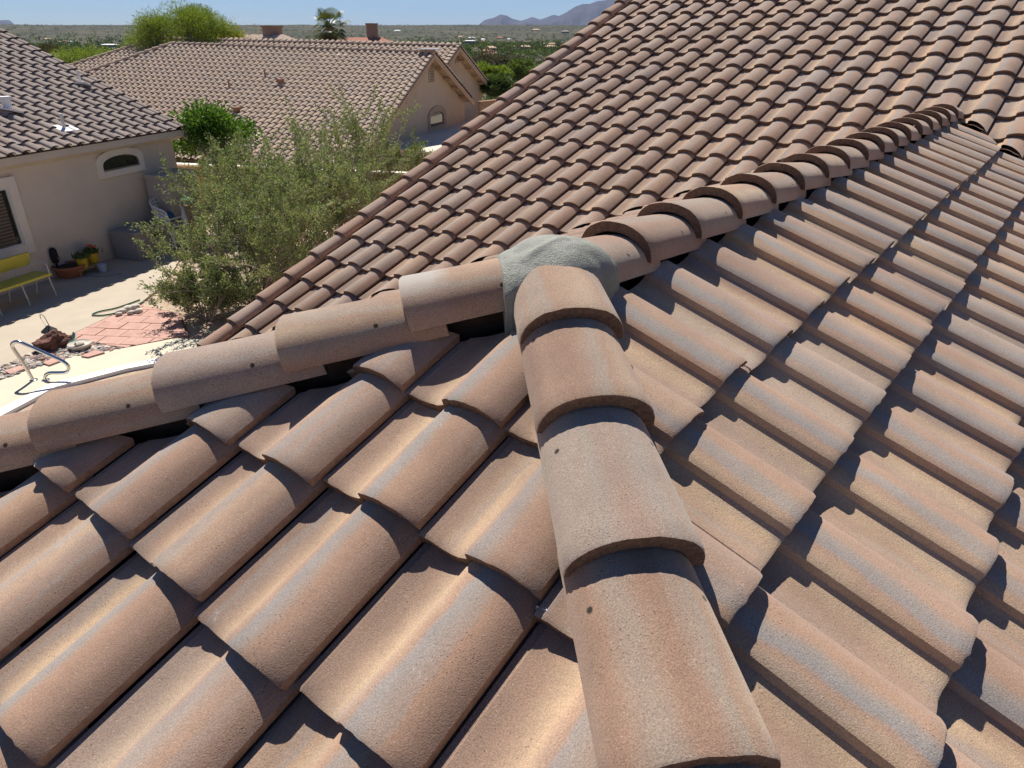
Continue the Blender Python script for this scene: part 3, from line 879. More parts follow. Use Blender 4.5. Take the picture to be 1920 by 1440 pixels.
def crown_tree(name, label, cat, base, zc, rad, nleaf, leaf, m, group=None, seed=1, clumps=26, trunk_r=.12, needle=False, m2=None, hang=0.0):
    """tapered trunk with limbs, crown of many leaf clumps around limb ends"""
    rd = random.Random(seed); base = Vector(base); th = thing(name, label, cat, base, group); rx, ry, rz = rad; cen = V((base.x, base.y, zc))
    mb = MB(); low = cen - V((0, 0, rz * .55))
    mb.tube([base, base * .5 + low * .5 + V((rd.gauss(0, .1), rd.gauss(0, .1), 0)), low], [trunk_r, trunk_r * .8, trunk_r * .65], 7)
    cl = []
    for i in range(clumps):
        a = rd.uniform(0, 2 * PI); e = math.asin(rd.uniform(-.55, 1)); k = rd.uniform(.55, .95)
        c = cen + V((math.cos(a) * math.cos(e) * rx * k, math.sin(a) * math.cos(e) * ry * k, math.sin(e) * rz * k)); s = rd.uniform(.22, .42)
        cl.append((c, s))
        mid = (low + c) * .5 + V((rd.gauss(0, .15 * rx), rd.gauss(0, .15 * rx), .1 * rz)); mb.tube([low, mid, c], [trunk_r * .45, trunk_r * .25, trunk_r * .08], 4, cap=False)
    mb.build('trunk', M_BARK, th, base)
    P = []; D = []
    for i in range(nleaf):
        c, s = rd.choice(cl); g = V((rd.gauss(0, 1), rd.gauss(0, 1), rd.gauss(0, .85)))
        g = g.normalized() * (rd.random() ** .45)
        q = c + V((g.x * rx * s, g.y * ry * s, g.z * rz * s * 1.1)); P.append(q)
        o = (q - c) * .8 + (q - cen) * .3; o = o.normalized() if o.length > 0 else V((0, 0, 1))
        D.append(o + V((rd.gauss(0, .55), rd.gauss(0, .55), rd.gauss(.15 - hang, .5))))
    cr = leaves('crown', P, D, leaf[0], leaf[1], m, th, base, fold=0 if needle else .25)
    if m2:
        k = int(nleaf * .1); sel = [cen + V((rd.gauss(0, .3) * rx + .55 * rx, rd.gauss(0, .3) * ry - .55 * ry, rd.gauss(-.2, .25) * rz)) for _ in range(k)]
        leaves('blossom', sel, [V((rd.gauss(0, 1), rd.gauss(0, 1), rd.gauss(.4, 1))) for _ in range(k)], leaf[0] * .7, leaf[1] * 1.6, m2, th, base)
    return th


def gz(p): return land_h(p.x, p.y)


def tree_px(label, name, px, py, D, wpx, hpx, nleaf, leaf, m, seed, group=None, **kw):
    """px,py: crown centre seen in the picture, D metres away"""
    c = atd(px, py, D); s = D / 1475
    return crown_tree(name, label, 'tree', V((c.x, c.y, gz(c))), c.z, (wpx * s / 2, wpx * s / 2, hpx * s / 2), nleaf, leaf, m, group, seed, **kw)


# big open shrubs of the yard
G = 'shrubs growing in the yard beside the pool'
shrub('desert_shrub', 'large grey-green open shrub leaning over the end of the pool deck', 'shrub', at(490, 575), 2.3, 1.6, 40, 25000, G, 1)
shrub('desert_shrub', 'tall airy shrub in the middle of the yard below the tan tiled roof', 'shrub', at(560, 490), 2.7, 2.0, 38, 22000, G, 2)
shrub('desert_shrub', 'thin upright shrub with bare shoots against the sand coloured gable wall', 'shrub', at(690, 415), 2.9, 1.35, 22, 12000, G, 3, upright=1.2)
shrub('desert_shrub', 'low shrub spilling over the red pavers towards the green hose', 'shrub', at(385, 600), 1.0, .85, 24, 12000, G, 4, upright=.4)
shrub('desert_shrub', 'leafy green shrub behind the near roof edge below the flat patio cover', 'shrub', at(745, 372), 1.7, 1.9, 22, 13000, G, 5, ls=(.07, .03), mats=(M_MIDTREE, M_SHRUBD))
shrub('desert_shrub', 'shrub in front of the brown garden wall under the small round tree', 'shrub', at(475, 455), 2.4, 1.55, 28, 17000, G, 6)
shrub('desert_shrub', 'dense shrub right of the tall airy one close to the near roof', 'shrub', at(625, 462), 2.1, 1.7, 26, 17000, G, 9)
# small round tree by the neighbour's corner
c = atd(398, 268, 20.0)
crown_tree('round_tree', 'small round bright green tree behind the corner of the taupe house', 'tree', V((c.x, c.y, -.6)), c.z, (1.08, 1.08, .80), 6500, (.10, .055), M_CITRUS, seed=5, clumps=34, trunk_r=.05)
# trees beyond the roofs
GT = 'trees beyond the neighbouring roofs'
tree_px('large feathery bright green tree rising behind the tan tiled roof', 'palo_verde_tree', 345, 80, 48, 172, 128, 46000, (.22, .028), M_PALO, 6, GT, clumps=46, needle=True, m2=M_YEL, trunk_r=.2)
tree_px('low olive green tree just above the taupe house roof edge', 'palo_verde_tree', 165, 132, 52, 170, 58, 26000, (.22, .03), M_PALO, 7, GT, clumps=34, needle=True, trunk_r=.15)
tree_px('green tree in the gap between the two roofs left of the feathery tree', 'palo_verde_tree', 240, 128, 60, 140, 56, 22000, (.24, .035), M_MIDTREE, 8, GT, clumps=30, needle=True, trunk_r=.15)
tree_px('grey green brush tree furthest left above the taupe roof', 'brush_tree', 98, 108, 80, 90, 24, 3500, (.6, .08), M_GREYTREE, 9, GT, clumps=24, trunk_r=.12)
tree_px('dark broad tree beside the sand gable beyond the brown wall', 'broad_tree', 935, 166, 44, 80, 40, 6000, (.20, .10), M_DARKTREE, 10, GT, clumps=26)
tree_px('yellow green tree behind the rear gable house', 'broad_tree', 922, 140, 75, 75, 36, 6000, (.32, .10), M_PALO, 11, GT, clumps=26)
tree_px('bright green tree touching the near roof edge on the right', 'broad_tree', 978, 140, 85, 80, 46, 6000, (.34, .12), M_MIDTREE, 12, GT, clumps=26)
tree_px('wide grey brush tree in the middle of the valley right of the gable', 'brush_tree', 930, 118, 150, 120, 30, 6000, (.5, .2), M_GREYTREE, 13, GT, clumps=30)

# palm
def palm(base, ztop, seed=4):
    rd = random.Random(seed); th = thing('palm_tree', 'fan palm with a shaggy green head above the roof ridge', 'tree', base)
    mb = MB(); n = 10
    mb.tube([V((base.x, base.y, base.z + (ztop - base.z) * i / n)) for i in range(n + 1)], [.26 - .06 * i / n + .015 * (i % 2) for i in range(n + 1)], 9); mb.build('trunk', M_BARK, th, base)
    top = V((base.x, base.y, ztop))
    for i in range(34):
        a = rd.uniform(0, 2 * PI); e = rd.uniform(-.75, 1.25); L = rd.uniform(1.0, 1.5)
        d = V((math.cos(a) * math.cos(e), math.sin(a) * math.cos(e), math.sin(e)))
        fm = MB(); hub = top + d * L * .55 + V((0, 0, -.08 * L)); fm.tube([top, top + d * L * .3, hub], [.03, .022, .015], 4)
        sd = d.cross(V((0, 0, 1))).normalized(); nn = sd.cross(d)
        for k in range(-7, 8):
            an = k * .19; bd = (d * math.cos(an) + sd * math.sin(an)).normalized(); tip = hub + bd * L * .62 + V((0, 0, -.16 * L * (1 + abs(k) * .06))); w_ = sd * math.cos(an) - d * math.sin(an)
            mid = hub + bd * L * .35; fm.add([hub, mid + w_ * .035, tip, mid - w_ * .035 + nn * .015], [(0, 1, 2, 3)])
        fm.build('frond', M_PALM, th)
    sk = MB()
    P = []; D = []
    for i in range(500):
        a = rd.uniform(0, 2 * PI); r_ = rd.uniform(.15, .42); P.append(top + V((math.cos(a) * r_, math.sin(a) * r_, -rd.uniform(.2, 1.4)))); D.append(V((math.cos(a) * .3, math.sin(a) * .3, -1)))
    leaves('dead_frond_skirt', P, D, .5, .05, M_GREYTREE, th, base)


c = atd(617, 50, 52); palm(V((c.x, c.y, gz(c))), c.z)


# scattered valley trees and scrub: one mass
def valley():
    rd = random.Random(5); groups = {k: ([], [], []) for k in range(3)}
    for i in range(6500):
        az = R(rd.uniform(26, 76)); r_ = 110 * (42 ** (rd.random() ** .8))
        x, y = r_ * math.cos(az), r_ * math.sin(az); z = land_h(x, y)
        den = noise.noise(V((x / 140, y / 140, 11)))
        if den < -.15 and rd.random() < .7: continue
        s = rd.uniform(1.2, 3.6) * (1 + .4 * (r_ > 500)); k = rd.choice((0, 0, 1, 1, 2)); nl = int(max(9, min(260, 30000 / r_)))
        for j in range(nl):
            g = V((rd.gauss(0, 1), rd.gauss(0, 1), rd.gauss(0, .8))).normalized() * rd.random() ** .4
            groups[k][0].append((x + g.x * s, y + g.y * s, z + s * .65 + g.z * s * .75)); groups[k][2].append(max(.28, min(3.0, r_ / 420))); groups[k][1].append((g.x + rd.gauss(0, .4), g.y + rd.gauss(0, .4), g.z + .3 + rd.gauss(0, .3)))
    for k, (m, nm, lb) in enumerate(((M_MIDTREE, 'valley_trees', 'green trees spread over the valley floor in the distance'), (M_DARKTREE, 'valley_trees', 'dark green trees spread over the valley floor in the distance'), (M_GREYTREE, 'valley_scrub', 'grey brown scrub spread over the valley floor in the distance'))):
        sz = np.array(groups[k][2]); o = leaves(nm, groups[k][0], groups[k][1], sz * 1.2, sz * .75, m, None, (0, 0, 0), 'stuff'); tag(o, lb, 'vegetation')


valley()
#@@HOUSES

# air: pale haze over the whole valley
mh = bpy.data.materials.new('haze'); mh.use_nodes = True; th_ = mh.node_tree; th_.nodes.clear()
pv = th_.nodes.new('ShaderNodeVolumePrincipled'); pv.inputs['Color'].default_value = (.36, .56, 1.0, 1); pv.inputs['Density'].default_value = 1.8e-5; pv.inputs['Anisotropy'].default_value = .0
oo = th_.nodes.new('ShaderNodeOutputMaterial'); th_.links.new(pv.outputs[0], oo.inputs['Volume'])
hz = MB().box((0, 0, 350), (39000, 39000, 900)).build('haze', mh); hz['kind'] = 'stuff'

# ------------------------------------------------------------------ neighbouring houses
M_GLASS, t_, p_ = mat('dark_window_glass'); p_.inputs['Base Color'].default_value = (.018, .02, .022, 1); p_.inputs['Roughness'].default_value = .06; p_.inputs['Specular IOR Level'].default_value = .6
M_BLIND = simple('wood_blind', (.15, .115, .085), .7, .15, 20)
M_FRAME = simple('white_window_frame', (.62, .60, .55), .6, .05, 10)
M_FASCIA = simple('tan_fascia', (.42, .29, .185), .85, .1, 8)
M_WHITE = simple('white_flashing', (.72, .71, .70), .6, .08, 12)
M_RUST = simple('rust_brown_pipe', (.25, .14, .085), .8, .2, 15)
M_VENT = simple('brown_louvre', (.22, .165, .125), .8, .1, 10)
M_FLATROOF = simple('pale_flat_roof', (.62, .54, .42), .9, .06, 1.2)
far_prof = [(u, z * 1.05) for u, z in PROF_LO]
nb_hi = tile_geo(far_prof, [0, TLEN])
nb_lo = tile_geo(PROF_FAR, [0, TLEN], th=.03)
nb_me = {}
for key, mm in (('grey', M_NB1), ('tan', M_NB2)): nb_me[key] = geo_mesh('roof_tile', nb_hi, [mm, M_NBNOSE])
nb_ridge = {k: geo_mesh('ridge_tile', ridge_geo(.125, .095, .425, None, n=9, ys=[0, .425]), [mm, M_NBNOSE]) for k, mm in (('grey', M_NB1), ('tan', M_NB2))}


def sheet(name, pts, m, parent, th=.06):
    mb = MB(); pts = [Vector(p) for p in pts]; n = (pts[1] - pts[0]).cross(pts[2] - pts[0]).normalized()
    if n.z < 0: n = -n
    k = len(pts); mb.add([p - n * .05 for p in pts] + [p - n * (.05 + th) for p in pts], [tuple(range(k)), tuple(range(k, 2 * k))[::-1]] + [(i, (i + 1) % k, k + (i + 1) % k, k + i) for i in range(k)])
    return mb.build(name, m, parent)


def arch_outline(a0, a1, b0, b1, b2, n=10, square=False):
    """rect with an arched head: bottom b0, springing b1, crown b2"""
    ca, ra = (a0 + a1) / 2, (a1 - a0) / 2
    return [(a0, b0), (a1, b0)] + [(ca + ra * math.cos(PI * i / n), b1 + (b2 - b1) * math.sin(PI * i / n)) for i in range(n + 1)]


def window(parent, o, ax, an, outer, inner, trim, depth=.05, blinds=True, frame_w=.04, sash=None):
    """trim ring stands proud, pane set back"""
    w_ = MB().ring(outer, inner, depth, o, ax, V((0, 0, 1)), an).build('window', trim, parent)
    pm = MB(); z = V((0, 0, 1)); pm.add([o + ax * a + z * b + an * .012 for a, b in inner], [tuple(range(len(inner)))]); pm.build('pane', M_GLASS, w_)
    ca = sum(q[0] for q in inner) / len(inner); cb = sum(q[1] for q in inner) / len(inner)
    shrink = [(ca + (a - ca) * (1 - frame_w * 2 / max(.3, abs(inner[1][0] - inner[0][0]))), cb + (b - cb) * (1 - frame_w * 2 / max(.3, max(q[1] for q in inner) - min(q[1] for q in inner)))) for a, b in inner]
    MB().ring(inner, shrink, .03, o + an * .014, ax, z, an).build('sash', sash or M_FRAME, w_)
    return w_


def pipe_vent(parent, p, h, r, m, flash, cap=False):
    mb = MB()
    if cap:
        mb.box(p + V((0, 0, h * .45)), (r * 2.2, r * 2.2, h * .9)); mb.box(p + V((0, 0, h)), (r * 3.2, r * 3.2, h * .28))
    else: mb.tube([p - V((0, 0, .1)), p + V((0, 0, h))], r, 8)
    v = mb.build('roof_vent', m, parent)
    mb = MB(); mb.box(p + V((0, 0, .015)), (.42, .34, .03), Matrix.Rotation(random.uniform(0, 3), 3, 'Z') @ Matrix.Rotation(.3, 3, 'X')); mb.build('flashing', flash, v)


# ---- taupe house on the left
AZL = R(20.0); eL = V((math.cos(AZL), math.sin(AZL), 0)); nL = V((math.sin(AZL), -math.cos(AZL), 0)); zU = V((0, 0, 1))
PL = R(22.6); EV = at(345, 238, 2.5)
hL = thing('taupe_house', 'taupe stucco neighbour house with grey brown tile roof at the left', 'house', at(100, 522) - eL * 0)
RUNL, LENL = 7.0, 13.0
upL = (-nL) * math.cos(PL) + zU * math.sin(PL)
ridL = RUNL * math.tan(PL)
slL = sheet('roof_slope', [EV, EV - nL * RUNL + zU * ridL, EV - nL * RUNL + zU * ridL - eL * LENL, EV - eL * LENL], M_NBNOSE, hL)
sheet('roof_slope', [EV - nL * RUNL + zU * ridL, EV - nL * 2 * RUNL, EV - nL * 2 * RUNL - eL * LENL, EV - nL * RUNL + zU * ridL - eL * LENL], M_NB1, hL)
TL = []
for r in range(20):
    for c in range(40):
        o = EV - eL * (.12 + c * TW + TW) + upL * (r * TE - .05) + zU * .01
        TL.append(dict(M=jit(frame(o, eL, upL), .004, .001), cuts=[], slope=slL, mesh=0))
lay_tiles(TL, [nb_me['grey']], nb_lo, [M_NB1, M_NBNOSE], 300)
rk = MB(); a = EV - zU * .10 + eL * .02; b = a - nL * RUNL + zU * ridL
rk.add([a, b, b - zU * .2, a - zU * .2, a + eL * .05, b + eL * .05, b + eL * .05 - zU * .2, a + eL * .05 - zU * .2], [(0, 1, 2, 3), (4, 7, 6, 5), (0, 4, 5, 1), (3, 2, 6, 7), (0, 3, 7, 4)])
rkb = rk.build('rake_board', M_STUCCO1, hL)
rme = geo_mesh('rake_tile', ridge_geo(.075, .055, .425, None, n=7, ys=[0, .425], Ev=TE), [M_NB1, M_NBNOSE])
for r in range(20):
    link(bpy.data.objects.new('rake_tile', rme), parent=rkb, M=frame(EV + eL * -.06 + upL * (r * TE - .05) + zU * .02, eL, upL))
wb = at(100, 522); wo_ = (wb - EV).dot(nL)                     # wall face, measured along nL from the eave
def wallpt(px, py): return onplane(px, py, wb, nL)
cw = wallpt(330, 300); cwE = (cw - wb).dot(eL)
zt = 2.5 - .08
mb = MB(); P0 = wb + eL * cwE; P0.z = 0; P1_ = P0 - eL * 13
mb.add([P0, P1_, P1_ + zU * zt, P0 + zU * zt, P0 - nL * 12, P1_ - nL * 12, P1_ - nL * 12 + zU * zt, P0 - nL * 12 + zU * zt], [(0, 1, 2, 3), (5, 4, 7, 6), (4, 0, 3, 7), (1, 5, 6, 2)])
wl_ = mb.build('wall', M_STUCCO1, hL)
mb = MB(); g0 = P0 + zU * zt - eL * .01; mid = g0 - nL * 6.3 + zU * 2.55
mb.add([g0, g0 - nL * 12, mid], [(0, 1, 2)]); mb.build('gable_wall', M_STUCCO1, hL)
# boxed eave
mb = MB(); e0 = EV - zU * .06; e0b = e0 - eL * 13
q = [e0, e0 - zU * .13, P0 + zU * (zt - .22) + nL * .0 + eL * ((EV - P0).dot(eL)), P0 + zU * (zt + .05) + eL * ((EV - P0).dot(eL))]
q[0] -= nL * .02; q[1] -= nL * .02
mb.add(q + [k - eL * 13 for k in q], [(0, 1, 2, 3), (7, 6, 5, 4), (0, 4, 5, 1), (1, 5, 6, 2)]); mb.build('eave', M_STUCCO1, hL)


def wl(px, py):
    p = wallpt(px, py); return (p - wb).dot(eL), p.z


a0, b0 = wl(185, 337); a1, _ = wl(270, 317); _, b1 = wl(265, 288); _, b2 = wl(223, 277)
i0, j0 = wl(192, 324); i1, _ = wl(259, 307); _, j1 = wl(257, 298); _, j2 = wl(225, 289)
WO = V((wb.x, wb.y, 0))
b0 = (b0 + wl(270, 317)[1]) / 2; j0 = (j0 + wl(260, 307)[1]) / 2
window(hL, WO, eL, nL, arch_outline(a0, a1, b0, b1, b2), arch_outline(i0, i1, j0, j1, j2), M_TRIM, .06, sash=M_VENT, frame_w=.025)
a1, bb = wl(66, 470); a1b, bt = wl(20, 330); ai, bi = wl(46, 458); aib, bit = wl(8, 351)
a1 = (a1 + a1b) / 2; ai = (ai + aib) / 2
rect = lambda a, b, c, d: [(a, c), (b, c), (b, d), (a, d)]
wL = window(hL, WO, eL, nL, rect(a1 - 1.9, a1, bb, bt), rect(ai - 1.55, ai, bi, bit), M_TRIM, .06)
for k in range(16):
    zz = bi + .05 + k * (bit - bi - .1) / 16
    MB().box(WO + eL * (ai - .78) + zU * zz + nL * .018, (1.3, .006, .045), Matrix((eL, nL, zU)).transposed()).build('blind_slat', M_BLIND, wL)
for px, py, h, r, cp in ((16, 208, .24, .06, True), (152, 160, .32, .035, False), (121, 242, .30, .035, False)):
    p = onplane(px, py, EV, upL.cross(eL)); pipe_vent(hL, p, h, r, M_WHITE if cp else M_FRAME, M_WHITE, cp)


# ---- generic gable-ended tiled house
def gable_house(name, label, apex, az, pitch, Lr, runf, runb, tilt, limit, wall, vent=True, hip=True, rakes=True, ground=-2.0):
    e = V((math.cos(az), math.sin(az), tilt)).normalized(); u = V((math.cos(az - PI / 2), math.sin(az - PI / 2), 0)); tp = math.tan(pitch)
    h = thing(name, label, 'house', V((apex.x, apex.y, ground)))
    up = (u * math.cos(pitch) + zU * math.sin(pitch)); up = (up - e * up.dot(e)).normalized(); rt = -e
    hipL = Lr + (runf if hip else 0)
    f0 = apex - u * runf - zU * runf * tp; f1 = f0 + e * hipL; top = apex + e * Lr
    sf = sheet('roof_slope', [apex, top, f1, f0], M_NBNOSE, h)
    b0_ = apex + u * runb - zU * runb * tp
    sheet('roof_slope', [apex, b0_, b0_ + e * (Lr + (runb if hip else 0)), top], M_NB2, h)
    if hip: sheet('roof_slope', [top, f1, b0_ + e * (Lr + runb)], M_NB2, h)
    cuts = []
    if hip:
        hd = (e - u).normalized(); hn = V((hd.y, -hd.x, 0))
        hn = hn if hn.dot(e) > 0 else -hn
        cuts = [(top, hn.normalized())]
    L = []; ns = int(runf / math.cos(pitch) / TE) + 1
    for r in range(ns):
        for c in range(int(hipL / TW)):
            o = f0 + e * (.02 + c * TW + TW) + up * (r * TE - .05)
            L.append(dict(M=jit(frame(o, rt, up), .004, .001), cuts=cuts, slope=sf, mesh=0))
    lay_tiles(L, [nb_me['tan']], nb_lo, [M_NB2, M_NBNOSE], limit)
    rb_ = MB().box(apex + e * (Lr / 2) - zU * .03, (.04, .06, .08)).build('ridge_line', M_WOOD, h)
    for k in range(int(Lr / .36) + 1):
        o = apex + e * (k * .36 + .05) + zU * .0; link(bpy.data.objects.new('ridge_tile', nb_ridge['tan']), parent=rb_, M=frame(o, e.cross(zU).normalized(), e))
    if hip:
        hb = MB().box(top - zU * .05, (.05, .05, .05)).build('hip_ridge', M_WOOD, h); ha = (top - f1).normalized(); hs = ha.cross(zU).normalized()
        for k in range(int((top - f1).length / .36)):
            link(bpy.data.objects.new('ridge_tile', nb_ridge['tan']), parent=hb, M=frame(f1 + ha * (k * .36) + zU * .02, hs, ha))
    # right gable: wall inset from the rake, fascia boards
    ins = .45; a = apex + e * ins; mb = MB()
    g = [a - zU * .22, a - u * (runf - .3) - zU * ((runf - .3) * tp + .22), a - u * (runf - .3), a + u * (runb - .3), a + u * (runb - .3) - zU * ((runb - .3) * tp + .22)]
    g[2] = V((g[1].x, g[1].y, ground)); g[3] = V((g[4].x, g[4].y, ground))
    th = e * .25; k = len(g)
    mb.add(g + [q + th for q in g], [(0, 1, 2, 3, 4), (9, 8, 7, 6, 5)] + [(i, (i + 1) % k, k + (i + 1) % k, k + i) for i in range(k)])
    gw = mb.build('gable_wall', wall, h)
    mb = MB(); fw = a - u * (runf - .55); bw = V((fw.x, fw.y, ground)); zt_ = apex.z - (runf - .55) * tp - .2
    p0 = bw; p1 = bw + e * (hipL - 1.0); p0 = V((p0.x, p0.y, ground)); mb.add([p0, p1, V((p1.x, p1.y, zt_)), V((p0.x, p0.y, zt_)), p0 + u * 1, p1 + u * 1, V((p1.x, p1.y, zt_)) + u, V((p0.x, p0.y, zt_)) + u], [(0, 1, 2, 3), (5, 4, 7, 6), (3, 2, 6, 7), (1, 5, 6, 2)])
    mb.build('wall', wall, h)
    for sgn, run in ((-1, runf), (1, runb)):
        mb = MB(); q0 = apex - zU * .10; q1 = apex + u * (sgn * run) - zU * (run * tp + .10); d = e * .05
        mb.add([q0, q1, q1 - zU * .2, q0 - zU * .2, q0 + d, q1 + d, q1 + d - zU * .2, q0 + d - zU * .2], [(0, 1, 2, 3), (4, 7, 6, 5), (0, 4, 5, 1), (3, 2, 6, 7), (1, 5, 6, 2)]); fb = mb.build('rake_board', M_FASCIA, h)
        n_ = int(run / math.cos(pitch) / TE); sl_ = (u * sgn * math.cos(pitch) - zU * math.sin(pitch))
        for k in range(n_):
            o = q0 + sl_ * ((k + 1) * TE) + zU * .13 + e * .05; upv = -sl_; side = upv.cross(zU).normalized()
            nz = side.cross(upv)
            link(bpy.data.objects.new('rake_tile', nb_rake), parent=fb, M=frame(o, side, upv))
        for k in range(1, 5):      # lookouts under the rake
            o = a + u * (sgn * run * k / 5) - zU * (run * k / 5 * tp + .27); MB().box(o - e * .15, (.34, .09, .12), Matrix((e, u, zU)).transposed()).build('lookout', M_FASCIA, h)
    return h, gw, e, u, a


nb_rake = geo_mesh('rake_tile', ridge_geo(.10, .07, .425, None, n=7, ys=[0, .425], Ev=TE), [M_NB2, M_NBNOSE])


def louvre(parent, o, ax, an, w_, h_, n=8):
    v = MB().ring([(-w_ / 2 - .05, -.05), (w_ / 2 + .05, -.05), (w_ / 2 + .05, h_ + .05), (-w_ / 2 - .05, h_ + .05)], [(-w_ / 2, 0), (w_ / 2, 0), (w_ / 2, h_), (-w_ / 2, h_)], .03, o, ax, zU, an).build('gable_vent', M_STUCCO2, parent)
    MB().add([o + ax * a + zU * b - an * .0 + an * .004 for a, b in ((-w_ / 2, 0), (w_ / 2, 0), (w_ / 2, h_), (-w_ / 2, h_))], [(0, 1, 2, 3)]).build('backing', M_VENT, v)
    for half in (-1, 1):
        for k in range(n):
            MB().box(o + ax * half * w_ * .25 + zU * (h_ * (k + .5) / n) + an * .016, (w_ * .42, .03, h_ / n * .45), Matrix((ax, an, zU)).transposed() @ Matrix.Rotation(.5, 3, 'X')).build('slat', M_STUCCO2, v)


AZC = R(112.0); GP = at(815, 97, 3.8)
hC, gwC, eC, uC, aC = gable_house('sand_house', 'sand stucco house with tan tile roof, gable vent and arched window in the centre', GP, AZC, R(24.5), 13.6, 8.2, 5.2, .020, 300, M_STUCCO2)
nC = -V((eC.x, eC.y, 0)).normalized(); axC = uC.copy()          # gable face looks along nC
def gpt(px, py, an=nC, a=aC): return onplane(px, py, a + an * 0, an)
p = gpt(809, 153); louvre(hC, p + nC * .004, axC, nC, .55, .85)
def gl(px, py):
    q = gpt(px, py); return (q - aC).dot(axC), q.z
GO = V((aC.x, aC.y, 0))
l0, z0 = gl(803, 245); l1, z1 = gl(836, 235); _, zs = gl(833, 213); _, zt2 = gl(820, 198)
zb = (z0 + z1) / 2; il0, iz0 = gl(806, 240); il1, _ = gl(831, 232); _, izs = gl(829, 216); _, izt = gl(821, 208)
window(hC, GO, axC, nC, arch_outline(l0, l1, zb, zs, zt2), arch_outline(il0, il1, zb + .10, izs, izt), M_TRIM2, .05, sash=M_VENT)
# flat patio cover in front of the gable
f = [gpt(738, 268), gpt(905, 216)]; zf = (f[0].z + f[1].z) / 2 - .02
fa = V((f[0].x, f[0].y, zf)) - axC * 1.2; fb_ = V((f[1].x, f[1].y, zf)) + axC * 1.5
mb = MB(); dn = nC * 3.0
ql = [fa, fb_, fb_ + dn - zU * .12, fa + dn - zU * .12]
mb.add(ql + [k - zU * .22 for k in ql], [(0, 1, 2, 3), (7, 6, 5, 4), (0, 4, 5, 1), (1, 5, 6, 2), (2, 6, 7, 3), (3, 7, 4, 0)]); pc = mb.build('patio_cover', M_FLATROOF, hC)
for k in (.05, .5, .95):
    o = ql[3].lerp(ql[2], k) - nC * .15; MB().box((o.x, o.y, (o.z - .2 - 2) / 2), (.2, .2, o.z - .2 + 2)).build('patio_post', M_STUCCO2, pc)
nCf = zU * math.cos(R(24.5)) - uC * math.sin(R(24.5)); 
for px, py, hh, r, cp in ((431, 170, .42, .04, False), (498, 148, .38, .04, False), (527, 162, .26, .08, True), (445, 216, .28, .09, True)):
    p = onplane(px, py, GP, nCf); pipe_vent(hC, p, hh, r, M_RUST if py > 100 else M_WHITE, M_TRIM, cp)
for px, py in ((462, 101), (472, 101), (634, 107), (647, 107), (511, 163), (519, 164)):
    p = onplane(px, py, GP, nCf); upc = (uC * math.cos(R(24.5)) + zU * math.sin(R(24.5))); o = p + nCf * .055
    me = geo_mesh('patch_tile', ridge_geo(.10, .03, .30, None, n=7, ys=[0, .30]), [M_TRIM, M_NBNOSE]); link(bpy.data.objects.new('patch_tile', me), parent=hC, M=frame(o, -V((eC.x, eC.y, eC.z)), upc))
MB().box(GP + zU * .10 + eC * .25, (.9, .5, .06), Matrix.Rotation(AZC, 3, 'Z')).build('ridge_patch', M_WHITE, hC)

# ---- second gable house behind it
G2 = atd(862, 85, 39.0)
hD, gwD, eD, uD, aD = gable_house('rear_house', 'second sand house with parallel gable just behind the centre house', G2, AZC, R(23.0), 18.0, 5.5, 5.0, .014, 120, M_STUCCO2, ground=-2.6)
nD = -V((eD.x, eD.y, 0)).normalized(); p = onplane(857, 117, aD, nD); louvre(hD, p + nD * .004, uD, nD, .5, .75, 6)
p = at(884, 178, -1.0); q = onplane(893, 185, aD, nD)
MB().box(V((q.x, q.y, -.8)) + uD * .5 + eD * 1.2, (2.6, 2.2, 3.4), Matrix((uD, eD, zU)).transposed()).build('wing_wall', M_FASCIA, hD)


# ---- far houses
def small_house(label, px, py, wpx, D, roofc, wallc, az, name='distant_house', group='houses far out in the valley', pitch=.45, chim=None, hw=2.7, winn=3, depth=.6):
    c = atd(px, py, D); w_ = wpx * D / 1475; d_ = w_ * depth; a = R(az); e = V((math.cos(a), math.sin(a), 0)); u = V((-e.y, e.x, 0))
    rh = d_ / 2 * pitch; ze = c.z - rh * .5; gzv = min(land_h(c.x, c.y), ze - hw); gzv = max(gzv, ze - 6)
    h = thing(name, label, 'house', V((c.x, c.y, gzv)), group); o = V((c.x, c.y, 0))
    mb = MB(); mb.box(o + zU * (gzv + ze) / 2, (w_ * .94, d_ * .94, ze - gzv), Matrix((e, u, zU)).transposed()); mb.build('wall', wallc, h)
    ee = [o + e * sx * w_ / 2 + u * sy * d_ / 2 + zU * ze for sx, sy in ((-1, -1), (1, -1), (1, 1), (-1, 1))]; r0, r1 = o - e * (w_ / 2 - d_ / 2 * .8) + zU * (ze + rh), o + e * (w_ / 2 - d_ / 2 * .8) + zU * (ze + rh)
    mb = MB(); mb.add(ee + [r0, r1] + [q - zU * .15 for q in ee], [(0, 1, 5, 4), (1, 2, 5), (2, 3, 4, 5), (3, 0, 4), (0, 6, 7, 1), (1, 7, 8, 2), (2, 8, 9, 3), (3, 9, 6, 0), (9, 8, 7, 6)]); rf = mb.build('roof', roofc, h)
    for sgn in (-1, 1):
        for k in range(winn):
            MB().box(o + u * sgn * d_ * .475 + e * w_ * ((k + .5) / winn - .5) * .85 + zU * (ze - 1.3), (w_ * .12, .12, 1.1), Matrix((e, u, zU)).transposed()).build('window', M_GLASS, h)
    if chim:
        ch = MB(); q = atd(chim[0], chim[1], D); wch = chim[2] * D / 1475; hch = chim[3] * D / 1475
        ch.box((q.x, q.y, q.z), (wch, wch * .8, hch + .8)); ch.box((q.x, q.y, q.z + hch / 2 + .35), (wch * 1.12, wch * .95, .14)); ch.build('chimney', M_CHIM, rf)
    return h


